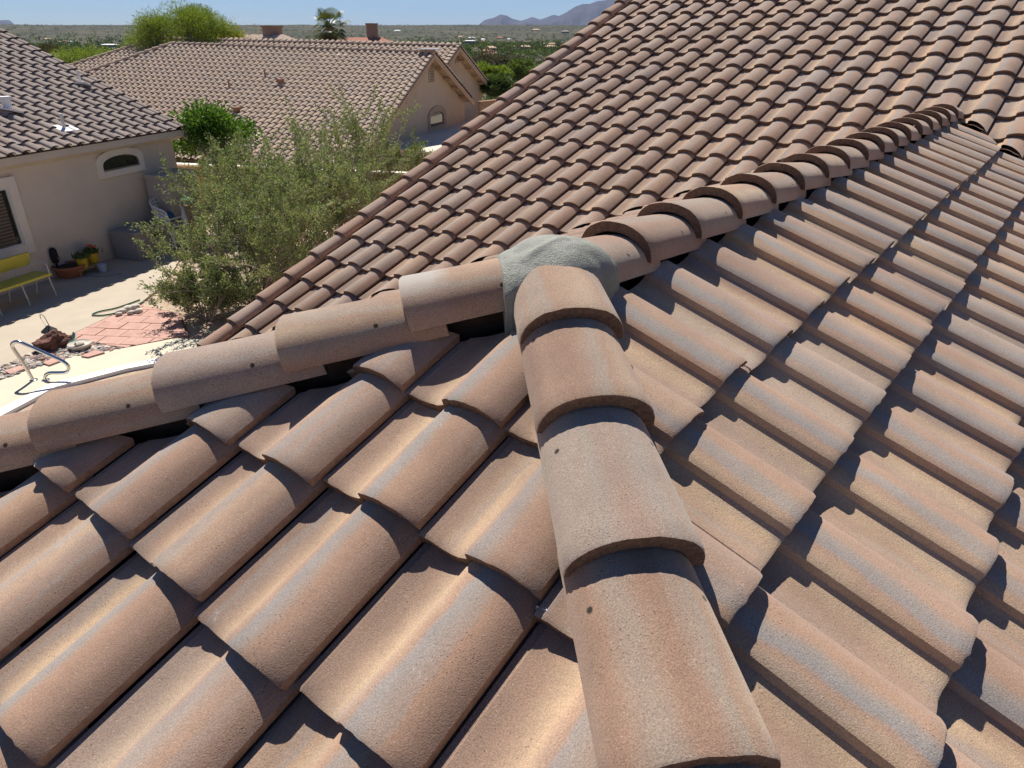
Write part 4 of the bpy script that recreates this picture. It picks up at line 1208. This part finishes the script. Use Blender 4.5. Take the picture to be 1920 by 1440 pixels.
M_CHIM = simple('brown_chimney_stucco', (.30, .20, .15), .9, .1, 2); M_REDROOF = simple('red_far_roof', (.36, .145, .09), .9, .12, .6); M_TANROOF = simple('tan_far_roof', (.52, .37, .23), .9, .1, .5); M_WHTROOF = simple('white_far_roof', (.72, .72, .70), .8, .05, .5); M_FARWALL = simple('tan_far_wall', (.40, .29, .20), .9, .1, .5); M_GREYWALL = simple('grey_far_wall', (.3, .27, .24), .9, .1, .5)
small_house('brown tiled house with broad square chimney just above the centre ridge', 497, 73, 130, 70, M_NB2, M_STUCCO2, 112, chim=(511, 62, 27, 6), group='roofs right behind the rear house', depth=.5)
small_house('brown tiled house with tall pink chimney right of the palm', 683, 78, 125, 74, M_REDROOF, M_STUCCO2, 112, chim=(698, 60, 16, 12), group='roofs right behind the rear house', depth=.5)
small_house('nearest red roofed house in the valley beside the centre house', 922, 101, 38, 620, M_REDROOF, M_FARWALL, 150)
small_house('red roofed house half behind the nearest red one', 915, 94, 26, 700, M_REDROOF, M_FARWALL, 120)
small_house('pale tan roofed house behind the two red ones', 918, 88, 26, 800, M_TANROOF, M_FARWALL, 140)
small_house('second red roofed house nearer the dark roof edge', 1014, 98, 28, 660, M_REDROOF, M_FARWALL, 135)
small_house('tan roofed house between the red roofs', 985, 86, 22, 860, M_TANROOF, M_FARWALL, 130)
small_house('small tan house left of the tan one between red roofs', 962, 86, 12, 900, M_TANROOF, M_FARWALL, 110)
small_house('long tan roofed house right behind the second red roof', 1033, 86, 26, 820, M_TANROOF, M_FARWALL, 120)
small_house('tan roofed house highest up near the roof edge', 1035, 81, 14, 980, M_TANROOF, M_FARWALL, 140)
small_house('white roofed building alone above the red roofs', 881, 76, 24, 1150, M_WHTROOF, M_GREYWALL, 130, pitch=.15)
small_house('long white roofed sheds at the far left of the valley', 205, 83, 28, 1300, M_WHTROOF, M_GREYWALL, 110, pitch=.15)
small_house('white roofed shed lower right of the long white sheds', 222, 90, 26, 1150, M_WHTROOF, M_GREYWALL, 120, pitch=.15)
small_house('small white shed furthest down in the green by the feathery tree', 204, 97, 10, 950, M_WHTROOF, M_GREYWALL, 120, pitch=.2)
for k, (px, py, wpx, D, mm, lab) in enumerate(((565, 57, 12, 3600, M_TANROOF, 'tiny tan house on the mesa just left of the palm'), (745, 57, 13, 3300, M_WHTROOF, 'tiny white roofed house on the mesa right of the pink chimney'), (830, 56, 9, 3900, M_TANROOF, 'tiny tan house on the mesa above the gable apex'), (880, 54, 12, 3800, M_GREYWALL, 'tiny grey house on the mesa left of the mountain foot'), (1005, 55, 16, 3400, M_TANROOF, 'wide tan house on the mesa below the mountain saddle'), (1060, 58, 15, 3000, M_GREYWALL, 'grey house on the mesa touching the near roof edge'))):
    small_house(lab, px, py, wpx, D, mm, M_FARWALL, 90 + 9 * k, group='tiny houses along the mesa', winn=2)

rd_ = random.Random(31)
for k in range(16):
    px = rd_.uniform(860, 1080) if k < 9 else rd_.uniform(60, 300); py = rd_.uniform(66, 84) if k < 9 else rd_.uniform(70, 92)
    v_ = ray(px, py); D_ = next((d for d in range(500, 3000, 40) if land_h(v_.x / math.hypot(v_.x, v_.y) * d, v_.y / math.hypot(v_.x, v_.y) * d) > CAM.z + v_.z / math.hypot(v_.x, v_.y) * d - 3), 1500)
    small_house('one of the small pale roofs scattered far across the valley', px, py, rd_.uniform(7, 15), D_, rd_.choice((M_TANROOF, M_WHTROOF, M_GREYWALL, M_REDROOF)), M_FARWALL, rd_.uniform(80, 150), group='small roofs scattered in the valley', winn=2)

# garden walls
M_BLOCK = simple('brown_block_wall', (.33, .20, .12), .95, .12, 4, .5, 25)
ga, gb = at(318, 307, 1.15), at(470, 313, 1.15); gd = (gb - ga).normalized(); gb = ga + gd * 9
mb = MB(); md = (ga + gb) / 2; Mx = Matrix((gd, V((-gd.y, gd.x, 0)), zU)).transposed()
gw = thing('garden_wall', 'brown block garden wall under the small round tree', 'wall', V((md.x, md.y, -.7)))
MB().box((md.x, md.y, .17), ((gb - ga).length, .18, 1.90), Mx).build('wall_body', M_BLOCK, gw)
MB().box((md.x, md.y, 1.145), ((gb - ga).length, .24, .05), Mx).build('coping', M_TRIM, gw)
ga, gb = atd(898, 184, 36), atd(1010, 186, 40); gd = (gb - ga); gd.z = 0; gl_ = gd.length; gd.normalize(); md = (ga + gb) / 2
gw = thing('garden_wall', 'dark brown garden wall to the right of the sand gable', 'wall', V((md.x, md.y, -2)))
Mx = Matrix((gd, V((-gd.y, gd.x, 0)), zU)).transposed()
MB().box((md.x, md.y, (md.z - 2.1) / 2), (gl_, .18, md.z + 2.1), Mx).build('wall_body', M_BLOCK, gw)
MB().box((md.x, md.y, md.z), (gl_, .24, .06), Mx).build('coping', M_BLOCK, gw)

# ------------------------------------------------------------------ the yard
M_PATIO = simple('patio_concrete', (.43, .365, .28), .9, .07, 1.6, .3, 40)
M_DECK = simple('cream_pool_deck', (.54, .49, .37), .9, .05, 2.0, .3, 60)
M_COPE = simple('white_pool_coping', (.82, .82, .80), .6, .03, 3)
M_WATER, t_, p_ = mat('pool_water'); p_.inputs['Base Color'].default_value = (.10, .35, .42, 1); p_.inputs['Roughness'].default_value = .04; bump(t_, p_, noi(t_, geopos(t_), 4, 2), .3, .03)
M_PAVER = simple('red_paver', (.46, .275, .22), .9, .14, 5, .3, 60)
M_STEEL, t_, p_ = mat('polished_steel'); p_.inputs['Base Color'].default_value = (.62, .62, .60, 1); p_.inputs['Metallic'].default_value = 1; p_.inputs['Roughness'].default_value = .16
M_LAVA = simple('red_brown_boulder', (.16, .075, .055), .95, .45, 8, 1.0, 18, bdist=.05)
M_HOSE = simple('green_hose', (.045, .12, .06), .5, .1, 10)
M_YELLOW = simple('yellow_paint', (.52, .45, .07), .5, .06, 6)
M_WIRE = simple('pale_metal_tube', (.55, .53, .47), .45, .05, 10)
M_TERRA = simple('terracotta', (.36, .13, .065), .85, .1, 8)
M_BUCKET = simple('yellow_plastic', (.55, .38, .03), .4, .05, 6)
M_SOIL = simple('dark_soil', (.045, .032, .022), .95, .3, 30)
M_GREYPL = simple('grey_plastic', (.27, .255, .24), .6, .05, 3)
M_GREYPL2 = simple('taupe_plastic', (.40, .36, .315), .6, .05, 3)
M_WHPL = simple('white_plastic', (.72, .72, .70), .45, .04, 4)
M_BLACK = simple('black_rubber', (.012, .012, .014), .6, .2, 20)
M_BLUE = simple('blue_cloth', (.03, .11, .26), .8, .15, 20)
M_AMBER = simple('amber_glass', (.50, .30, .06), .25, .15, 20)
M_TEAL = simple('teal_glaze', (.05, .22, .20), .35, .2, 20)
M_STONE = simple('pale_stone', (.55, .50, .42), .9, .15, 8, .5, 30)
M_WOODL = simple('light_wood', (.36, .22, .10), .8, .2, 12)
M_FLOWER = simple('orange_red_flower', (.65, .11, .04), .7, .2, 30)


def pslab(name, pts, z0, z1, m, structure=True, parent=None):
    mb = MB(); k = len(pts); mb.add([(p[0], p[1], z1) for p in pts] + [(p[0], p[1], z0) for p in pts], [tuple(range(k)), tuple(range(k, 2 * k))[::-1]] + [(i, (i + 1) % k, k + (i + 1) % k, k + i) for i in range(k)])
    o = mb.build(name, m, parent)
    if structure: o['kind'] = 'structure'
    return o


g2 = lambda px, py: at(px, py)
# patio slab along the taupe wall
e_in = [g2(-60, 716), g2(0, 690), g2(60, 662), g2(122, 634), g2(159, 616), g2(212, 591), g2(262, 570), g2(300, 540), g2(330, 500)]
w0 = P0 + eL * .2; w1_ = P0 - eL * 11
pslab('patio', [V((q.x, q.y, 0)) for q in e_in] + [V((w0.x, w0.y, 0)) - nL * .02, V((w1_.x, w1_.y, 0)) - nL * .02], -.1, .012, M_PATIO)
# pool deck, coping and water
d_out = [g2(-120, 762), g2(0, 716), g2(81, 686), g2(150, 668), g2(237, 654), g2(330, 636), g2(400, 640), g2(440, 660)]
c_in = [g2(-40, 790), g2(97, 721), g2(170, 703), g2(237, 686), g2(330, 668), g2(420, 672)]
pslab('pool_deck', d_out + c_in[::-1], -.1, .020, M_DECK)
c2_in = [g2(-30, 800), g2(105, 728), g2(172, 711), g2(239, 693.5), g2(332, 676), g2(422, 682)]
pslab('pool_coping', c_in + c2_in[::-1], -.1, .026, M_COPE)
wt = c2_in + [g2(700, 900), g2(300, 1100)]
pslab('water', wt, -.3, -.06, M_WATER)

# river rock bed: hundreds of pebbles
rock_poly = [g2(-40, 707), g2(0, 691), g2(60, 663), g2(122, 635), g2(150, 640), g2(215, 652), g2(237, 655), g2(150, 668), g2(81, 686), g2(0, 716), g2(-60, 740)]


def inside(p, poly):
    c = False; j = len(poly) - 1
    for i in range(len(poly)):
        a, b = poly[i], poly[j]
        if (a.y > p[1]) != (b.y > p[1]) and p[0] < (b.x - a.x) * (p[1] - a.y) / (b.y - a.y) + a.x: c = not c
        j = i
    return c


def stone(mb, c, s, rd, mi=0):
    bm = bmesh.new(); bmesh.ops.create_icosphere(bm, subdivisions=1, radius=1)
    off = V((rd.random() * 50, rd.random() * 50, 0)); Mx = Matrix.Rotation(rd.uniform(0, 6), 3, 'Z')
    vs = [V(c) + Mx @ V((v.co.x * s * (1 + .3 * noise.noise(v.co + off)), v.co.y * s * .72 * (1 + .3 * noise.noise(v.co * 1.3 + off)), v.co.z * s * .55)) for v in bm.verts]
    fs = [tuple(v.index for v in f.verts) for f in bm.faces]; bm.free(); mb.add(vs, fs, mi)


ROCKC = [simple('pebble_%s' % n, c, .85, .2, 14) for n, c in (('tan', (.42, .32, .24)), ('rose', (.33, .20, .16)), ('grey', (.24, .23, .22)), ('pale', (.55, .50, .43)), ('dark', (.12, .10, .09)))]
rdk = random.Random(8); mb = MB()
xs = [q.x for q in rock_poly]; ys_ = [q.y for q in rock_poly]; n = 0
while n < 1500:
    p = (rdk.uniform(min(xs), max(xs)), rdk.uniform(min(ys_), max(ys_)))
    if inside(p, rock_poly): stone(mb, (p[0], p[1], rdk.uniform(-.005, .02)), rdk.uniform(.025, .065), rdk, rdk.randrange(5)); n += 1
rb = mb.build('river_rocks', ROCKC, smooth=60); tag(rb, 'bed of mixed river rocks between patio and pool deck', 'rocks', kind='stuff')
# red square stepping pavers set in the rocks
for lab, cs in (('red stepping paver furthest left in the river rocks', ((8, 695), (36, 685), (49, 690), (20, 701))), ('red stepping paver below the boulder', ((80, 680), (105, 668), (121, 673), (92, 684))), ('red stepping paver beside the bird dish', ((152, 667), (178, 656), (196, 660), (165, 669)))):
    o = pslab('stepping_paver', [at(*q, .045) for q in cs], -.02, .045, M_PAVER, False); tag(o, lab, 'paver', 'red stepping pavers in the rock bed')
# red paver terrace: each paver its own piece
tr = pslab('paver_terrace', [g2(122, 635), g2(159, 617), g2(212, 592), g2(262, 572), g2(340, 588), g2(355, 632), g2(237, 655), g2(190, 648)], -.1, .004, simple('paver_bed', (.22, .13, .10), .95, .2, 12))
tpoly = [g2(124, 636), g2(159, 618), g2(212, 593), g2(262, 574), g2(335, 590), g2(350, 630), g2(237, 653.5), g2(188, 647)]
pe = (g2(259, 640) - g2(125, 634)); pe.z = 0; pe.normalize(); pn = V((-pe.y, pe.x, 0)); po = g2(122, 636)
pw_, ph_ = .42, .31


def clip(poly, clipper):
    cx = sum(q.x for q in clipper) / len(clipper); cy = sum(q.y for q in clipper) / len(clipper)
    for i in range(len(clipper)):
        a, b = clipper[i], clipper[(i + 1) % len(clipper)]; n_ = V((-(b.y - a.y), b.x - a.x, 0))
        if n_.dot(V((cx, cy, 0)) - V((a.x, a.y, 0))) < 0: n_ = -n_
        out = []
        for k in range(len(poly)):
            p, q = poly[k], poly[(k + 1) % len(poly)]; dp = n_.dot(V((p.x - a.x, p.y - a.y, 0))); dq = n_.dot(V((q.x - a.x, q.y - a.y, 0)))
            if dp >= 0: out.append(p)
            if dp * dq < 0: out.append(p + (q - p) * (dp / (dp - dq)))
        poly = out
        if len(poly) < 3: return []
    return poly


for i in range(-6, 20):
    for j in range(-12, 20):
        off = (j % 2) * pw_ / 2; c = po + pe * (i * pw_ + off) + pn * (j * ph_)
        cs = [V((0, 0, 0)) + c + pe * (sx * (pw_ / 2 - .007)) + pn * (sy * (ph_ / 2 - .007)) for sx, sy in ((-1, -1), (1, -1), (1, 1), (-1, 1))]
        cs = clip([V((q.x, q.y, 0)) for q in cs], tpoly)
        if len(cs) < 3: continue
        ar = abs(sum(cs[k].x * cs[(k + 1) % len(cs)].y - cs[(k + 1) % len(cs)].x * cs[k].y for k in range(len(cs)))) / 2
        if ar < .01: continue
        pslab('paver', cs, .0, .026 + random.gauss(0, .002), M_PAVER, False, tr)

# pool handrail
hb1 = g2(64, 715); hb2 = g2(88, 717); hd_ = (g2(115, 715) - hb1); hd_.z = 0; hd_.normalize(); sc_ = (hb1 - CAM).length / FPX
def rp(cx, cy): return hb1 + hd_ * ((cx / 8 - 64) * sc_ * .84) + zU * ((715 - (560 + cy / 8)) * sc_ * .90)
pts = [rp(*q) for q in ((512, 1240), (470, 1080), (420, 900), (380, 780), (365, 715), (385, 670), (440, 648), (500, 655), (600, 705), (760, 790), (900, 865), (1010, 925), (1065, 975), (1085, 1025), (1065, 1075), (1010, 1105), (900, 1110), (790, 1112), (725, 1135), (695, 1180), (690, 1240))]
ha_ = thing('pool_handrail', 'bent chrome handrail standing on the cream pool deck', 'handrail', hb1)
def cr(pts, n=4):
    out = []
    for i in range(len(pts) - 1):
        p0, p1, p2, p3 = pts[max(i - 1, 0)], pts[i], pts[i + 1], pts[min(i + 2, len(pts) - 1)]
        for k in range(n):
            t = k / n; out.append(.5 * ((2 * p1) + (p2 - p0) * t + (2 * p0 - 5 * p1 + 4 * p2 - p3) * t * t + (3 * p1 - p0 - 3 * p2 + p3) * t ** 3))
    return out + [pts[-1]]
MB().tube(cr(pts), .025, 10).build('rail', M_STEEL, ha_, smooth=50)
for q in (pts[0], pts[-1]): MB().lathe([(.0, .030), (.05, .028), (.055, .022), (.055, .018)], 14, (q.x, q.y, 0)).build('escutcheon', M_STEEL, ha_, smooth=50)

# boulder, bird dish, lantern
bo = g2(104, 652); mb = MB(); bm = bmesh.new(); bmesh.ops.create_icosphere(bm, subdivisions=4, radius=1)
mb.add([V((bo.x, bo.y, .08)) + V((v.co.x * .235, v.co.y * .19, v.co.z * .17)) * (1 + .55 * noise.noise(v.co * 1.6 + V((4, 1, 2))) + .2 * noise.noise(v.co * 5)) for v in bm.verts], [tuple(v.index for v in f.verts) for f in bm.faces]); bm.free()
tag(mb.build('boulder', M_LAVA, smooth=35), 'dark red lava boulder at the end of the river rocks', 'boulder')
bd = g2(152, 655); dsh = thing('bird_dish', 'round pale stone dish with a small teal bird beside the boulder', 'dish', bd)
MB().lathe([(0, .0), (.13, .0), (.16, .05), (.175, .08), (.165, .09), (.145, .07), (.1, .06), (0, .06)], 22, (bd.x, bd.y, .02)).build('bowl', M_STONE, dsh, smooth=40)
MB().lathe([(0, .0), (.045, .01), (.055, .03), (.03, .05), (0, .055)], 12, (bd.x, bd.y, .08), sx=1.5).build('pebble_island', M_STONE, dsh, smooth=40)
mb = MB(); bp = V((bd.x - .07, bd.y + .05, .16)); mb.tube([bp, bp + V((.03, .0, .05)), bp + V((.05, 0, .10)), bp + V((.045, 0, .13))], [.012, .028, .022, .01], 8); mb.tube([bp, bp - V((.07, 0, .01))], [.014, .004], 6); mb.build('bird', M_TEAL, dsh, smooth=60)
lp = g2(108, 636); lan = thing('garden_lantern', 'small amber lantern hanging from a shepherd hook by the boulder', 'lantern', lp)
s1 = sc_ * .98
def lpt(cx, cy): return lp + hd_ * ((cx / 8 - 108.5) * s1) + zU * ((636 - (560 + cy / 8)) * s1 / math.cos(R(21)))
MB().tube(cr([lpt(870, 610), lpt(840, 520), lpt(805, 400), lpt(780, 300), lpt(755, 255), lpt(735, 250), lpt(722, 270), lpt(718, 310)]), .007, 6).build('hook', M_WIRE, lan)
MB().tube([lpt(718, 310), lpt(765, 440)], .003, 4).build('chain', M_WIRE, lan)
lc = lpt(785, 520)
MB().lathe([(.02, .13), (.035, .115), (.115, .05), (.12, .035), (.03, .03)], 12, lc).build('roof', M_BLACK, lan, smooth=30)
MB().lathe([(.075, .03), (.078, -.01), (.055, -.08), (.02, -.10), (0, -.10)], 10, lc).build('glass', M_AMBER, lan, smooth=30)
MB().lathe([(.02, -.10), (.012, -.125), (0, -.13)], 8, lc).build('finial', M_BLACK, lan)
# hose
hp = [at(px, py, .03) for px, py in ((262, 562), (240, 570), (215, 578), (190, 583), (177, 587), (173, 590), (178, 591), (192, 591), (212, 588), (232, 582), (250, 574), (268, 566))]
tag(MB().tube(cr(hp), .013, 6).build('garden_hose', M_HOSE, smooth=60), 'loop of green garden hose lying on the sunny patio', 'hose')
# pale stones by the hose
for k, (px, py, s) in enumerate(((228, 584, .10), (240, 579, .13), (252, 576, .12), (222, 589, .07), (246, 586, .08), (260, 583, .10))):
    mb = MB(); q = at(px, py, .05); stone(mb, q, s, rdk); tag(mb.build('edging_stone', M_STONE, smooth=60), ['large pale stone left in the row by the hose end', 'largest pale stone in the middle by the hose end', 'pale stone at the right by the hose end', 'smallest pale stone on the paver edge by the hose', 'small pale stone in front of the row by the hose', 'pale stone furthest right under the shrub by the hose'][k], 'stone', 'pale stones at the hose end')

# ---- things along the taupe wall
def wallbase(px, py, out=0): return at(px, py)
Mw = Matrix((eL, nL, zU)).transposed()
# bench
br_ = g2(97, 553); bl_ = br_ - eL * 1.75; be = thing('yellow_bench', 'yellow slat bench with pale tube legs against the taupe wall', 'bench', (br_ + bl_) / 2)
bc = (br_ + bl_) / 2
MB().box(bc + zU * .43 + nL * -.05, (1.75, .42, .045), Mw).build('seat', M_YELLOW, be)
MB().box(bc + zU * .70 - nL * .30, (1.75, .035, .24), Mw @ Matrix.Rotation(-.2, 3, 'X')).build('backrest', M_YELLOW, be)
for s in (-.84, -.28, .28, .84):
    MB().tube([bc + eL * s + nL * .10 + zU * .42, bc + eL * s + nL * .17], .014, 6).build('leg', M_WIRE, be)
    MB().tube([bc + eL * s - nL * .22 + zU * .42, bc + eL * s - nL * .32], .014, 6).build('leg', M_WIRE, be)
for s in (-.5, 0, .5, .84): MB().tube([bc + eL * s - nL * .22 + zU * .42, bc + eL * s - nL * .28 + zU * .60], .012, 6).build('back_support', M_WIRE, be)
MB().tube([bc + eL * .84 - nL * .30 + zU * .64, bc + eL * .86 - nL * .05 + zU * .66, bc + eL * .86 + nL * .12 + zU * .62, bc + eL * .85 + nL * .14 + zU * .45], .011, 6).build('armrest', M_WIRE, be)
# hose bib with black insulation
q = wallpt(98, 482) + nL * .06; pb_ = thing('wall_tap', 'black wrapped water tap pipe rising against the taupe wall', 'tap', V((q.x, q.y, 0)))
MB().tube([V((q.x, q.y, .02)), V((q.x, q.y, q.z + .05))], .025, 8).build('pipe', M_BLACK, pb_); MB().lathe([(0, 0), (.06, .01), (.075, .1), (.07, .26), (.04, .31), (0, .32)], 12, V((q.x, q.y, q.z - .12))).build('insulation', M_BLACK, pb_, smooth=50)
MB().tube([q + nL * .05, q + nL * .14 - zU * .02], .015, 6).build('spout', M_STEEL, pb_)
mb = MB(); MB().tube(cr([q + nL * .14, g2(120, 512) + zU * .35, g2(150, 516) + zU * .06, g2(190, 520) + zU * .02, g2(228, 515) + zU * .02]), .011, 6).build('pipe_hose', M_GREYPL, pb_)
# terracotta bowl
q = g2(135, 518); tb = thing('terracotta_bowl', 'wide terracotta bowl planter on the shaded patio', 'planter', q)
MB().lathe([(0, 0), (.20, 0), (.24, .05), (.29, .17), (.31, .19), (.31, .235), (.28, .235), (.27, .19), (0, .19)], 24, (q.x, q.y, .013)).build('bowl', M_TERRA, tb, smooth=35)
MB().lathe([(.27, .20), (.1, .215), (0, .21)], 16, (q.x, q.y, .013)).build('soil', M_SOIL, tb)
# yellow pots on a wooden stand
def pot(px, py, zb, r, h, lab, m=M_BUCKET, plant=True):
    q = at(px, py, zb); o = thing('yellow_pot' if m is M_BUCKET else 'small_bucket', lab, 'pot', q, 'pots beside the storage chest')
    MB().lathe([(0, 0), (r * .78, 0), (r, h), (r * 1.06, h), (r * 1.06, h * .92), (r * .93, h * .9), (0, h * .88)], 18, q).build('pot', m, o, smooth=35)
    if plant:
        rd = random.Random(int(px)); P = [q + V((rd.gauss(0, r * .5), rd.gauss(0, r * .5), h * .9)) for _ in range(90)]
        leaves('plant', P, [V((rd.gauss(0, .5), rd.gauss(0, .5), 1)) for _ in P], .16, .04, M_DARKTREE, o, q)
    return o, q
pot(157, 501, .16, .115, .20, 'yellow pot with dark spot, left one on the wooden stand')
o, q = pot(176, 491, .16, .125, .20, 'yellow pot with red flowers beside the storage chest')
mb = MB()
for k in range(9): stone(mb, q + V((random.gauss(0, .06), random.gauss(0, .06), .30 + random.random() * .08)), .035, rdk)
mb.build('flowers', M_FLOWER, o)
q = g2(172, 513); ps = thing('plant_stand', 'low light wood plant stand under the yellow pots', 'stand', q)
MB().box(V((q.x, q.y, .145)) - nL * .08, (.62, .24, .025), Mw).build('board', M_WOODL, ps)
for sx in (-1, 1):
    for sy in (-1, 1): MB().box(V((q.x, q.y, .072)) - nL * (.08 + sy * .09) + eL * sx * .27, (.03, .03, .12), Mw).build('leg', M_WOODL, ps)
pot(194, 509, .013, .085, .16, 'small pale blue bucket at the end of the plant stand', simple('pale_blue_plastic', (.42, .47, .55), .5, .05, 5), False)
# storage chest
c0 = at(218, 520, .013); ch_ = thing('storage_chest', 'low grey plastic storage chest against the taupe wall', 'chest', c0)
sa = onplane(180, 458, wb + nL * .72, nL); sb_ = onplane(218, 463, wb + nL * .72, nL)
# chest sits between wall and patio: long side along the wall
ccx = (wallpt(235, 455) - wb).dot(eL); cen = wb + eL * (ccx + .22) + nL * .46; cen.z = 0
MB().box(cen + zU * .30, (1.35, .66, .56), Mw).build('box', M_GREYPL, ch_)
MB().box(cen + zU * .605, (1.41, .72, .05), Mw).build('lid', M_GREYPL, ch_)
MB().box(cen + zU * .45 + nL * .337, (.30, .02, .05), Mw).build('handle', M_BLACK, ch_)
# tall cabinet
ccx = (wallpt(312, 390) - wb).dot(eL); cab = wb + eL * (ccx - .1) + nL * .42; cab.z = 0; cb_ = thing('tall_cabinet', 'tall taupe plastic cabinet at the corner of the taupe house', 'cabinet', cab)
MB().box(cab + zU * .78, (.95, .60, 1.56), Mw).build('body', M_GREYPL2, cb_)
for s in (-1, 1): MB().box(cab + zU * .78 + nL * .306 + eL * s * .235, (.455, .02, 1.44), Mw).build('door', M_GREYPL2, cb_)
MB().box(cab + zU * 1.585, (1.0, .65, .05), Mw).build('top', M_GREYPL2, cb_)
# stacked plastic chairs on the chest end
chx = (wallpt(272, 420) - wb).dot(eL); chb = wb + eL * (chx + .12) + nL * .62; chb.z = .012
LABS = ['lowest white plastic chair of the stack by the grey chest', 'second white plastic chair up in the stack', 'third white plastic chair up in the stack', 'topmost white plastic chair of the stack holding a blue cloth']
def chair(base, lab, first=None):
    o = thing('plastic_chair', lab, 'chair', base, 'stacked white plastic chairs')
    parts = []
    def ring(z, r0, a0, a1, n): return [base + (eL * math.cos(R(a)) * r0 + nL * math.sin(R(a)) * r0 * .95) + zU * z for a in np.linspace(a0, a1, n)]
    MB().tube([base + zU * .72 + V((0, 0, 0)) + (eL * math.cos(R(a)) * .29 - nL * abs(math.sin(R(a))) * .27) + zU * (.12 * abs(math.sin(R(a))) ** 2) for a in np.linspace(0, 180, 15)], .022, 6).build('back_rim', M_WHPL, o, smooth=60)
    for k in range(9):
        a = R(15 + 150 * k / 8); p0 = base + zU * .42 + eL * math.cos(a) * .21 - nL * math.sin(a) * .17; p1 = base + zU * (.72 + .12 * math.sin(a) ** 2) + eL * math.cos(a) * .29 - nL * math.sin(a) * .27
        MB().tube([p0, p0.lerp(p1, .5) - nL * .015, p1], [.016, .014, .016], 5).build('back_slat', M_WHPL, o)
    MB().box(base + zU * .41 + nL * .02, (.44, .44, .03), Mw).build('seat', M_WHPL, o)
    for s in (-1, 1):
        MB().tube([base + eL * s * .29 + zU * .70, base + eL * s * .29 + nL * .15 + zU * .66, base + eL * s * .27 + nL * .26 + zU * .60], [.026, .028, .024], 6).build('armrest', M_WHPL, o)
        MB().tube([base + eL * s * .27 + nL * .26 + zU * .60, base + eL * s * .22 + nL * .24 + zU * .41, base + eL * s * .25 + nL * .27], [.022, .024, .018], 6).build('leg', M_WHPL, o)
        MB().tube([base + eL * s * .20 - nL * .18 + zU * .42, base + eL * s * .23 - nL * .26], [.024, .018], 6).build('leg', M_WHPL, o)
    return o
for k in range(4): chair(chb + zU * (.085 * k) - nL * .02 * k, LABS[k])
top = chb + zU * (.43 + .085 * 3)
mb = MB(); bm = bmesh.new(); bmesh.ops.create_icosphere(bm, subdivisions=3, radius=1)
mb.add([top + V((v.co.x * .14, v.co.y * .12, max(0, v.co.z * .07 + .03) + .02)) * 1 + V((1, 1, 1)) * .03 * noise.noise(v.co * 2.5) for v in bm.verts], [tuple(v.index for v in f.verts) for f in bm.faces]); bm.free()
tag(mb.build('blue_cloth', M_BLUE, smooth=50), 'crumpled blue cloth on the topmost plastic chair', 'cloth')
# green sprinkler box behind the corner
q = atd(351, 365, 18.0); q.z = 1.0
gp = thing('green_feeder', 'small green domed feeder on a post near the cabinet', 'feeder', V((q.x, q.y, 0)))
MB().tube([V((q.x, q.y, 0)), V((q.x, q.y, q.z))], .02, 6).build('post', M_WOODL, gp); MB().lathe([(.0, .14), (.08, .12), (.14, .05), (.15, 0), (0, 0)], 14, q).build('dome', M_TEAL, gp, smooth=40); MB().box(q - zU * .02, (.34, .34, .03)).build('tray', M_WOODL, gp)
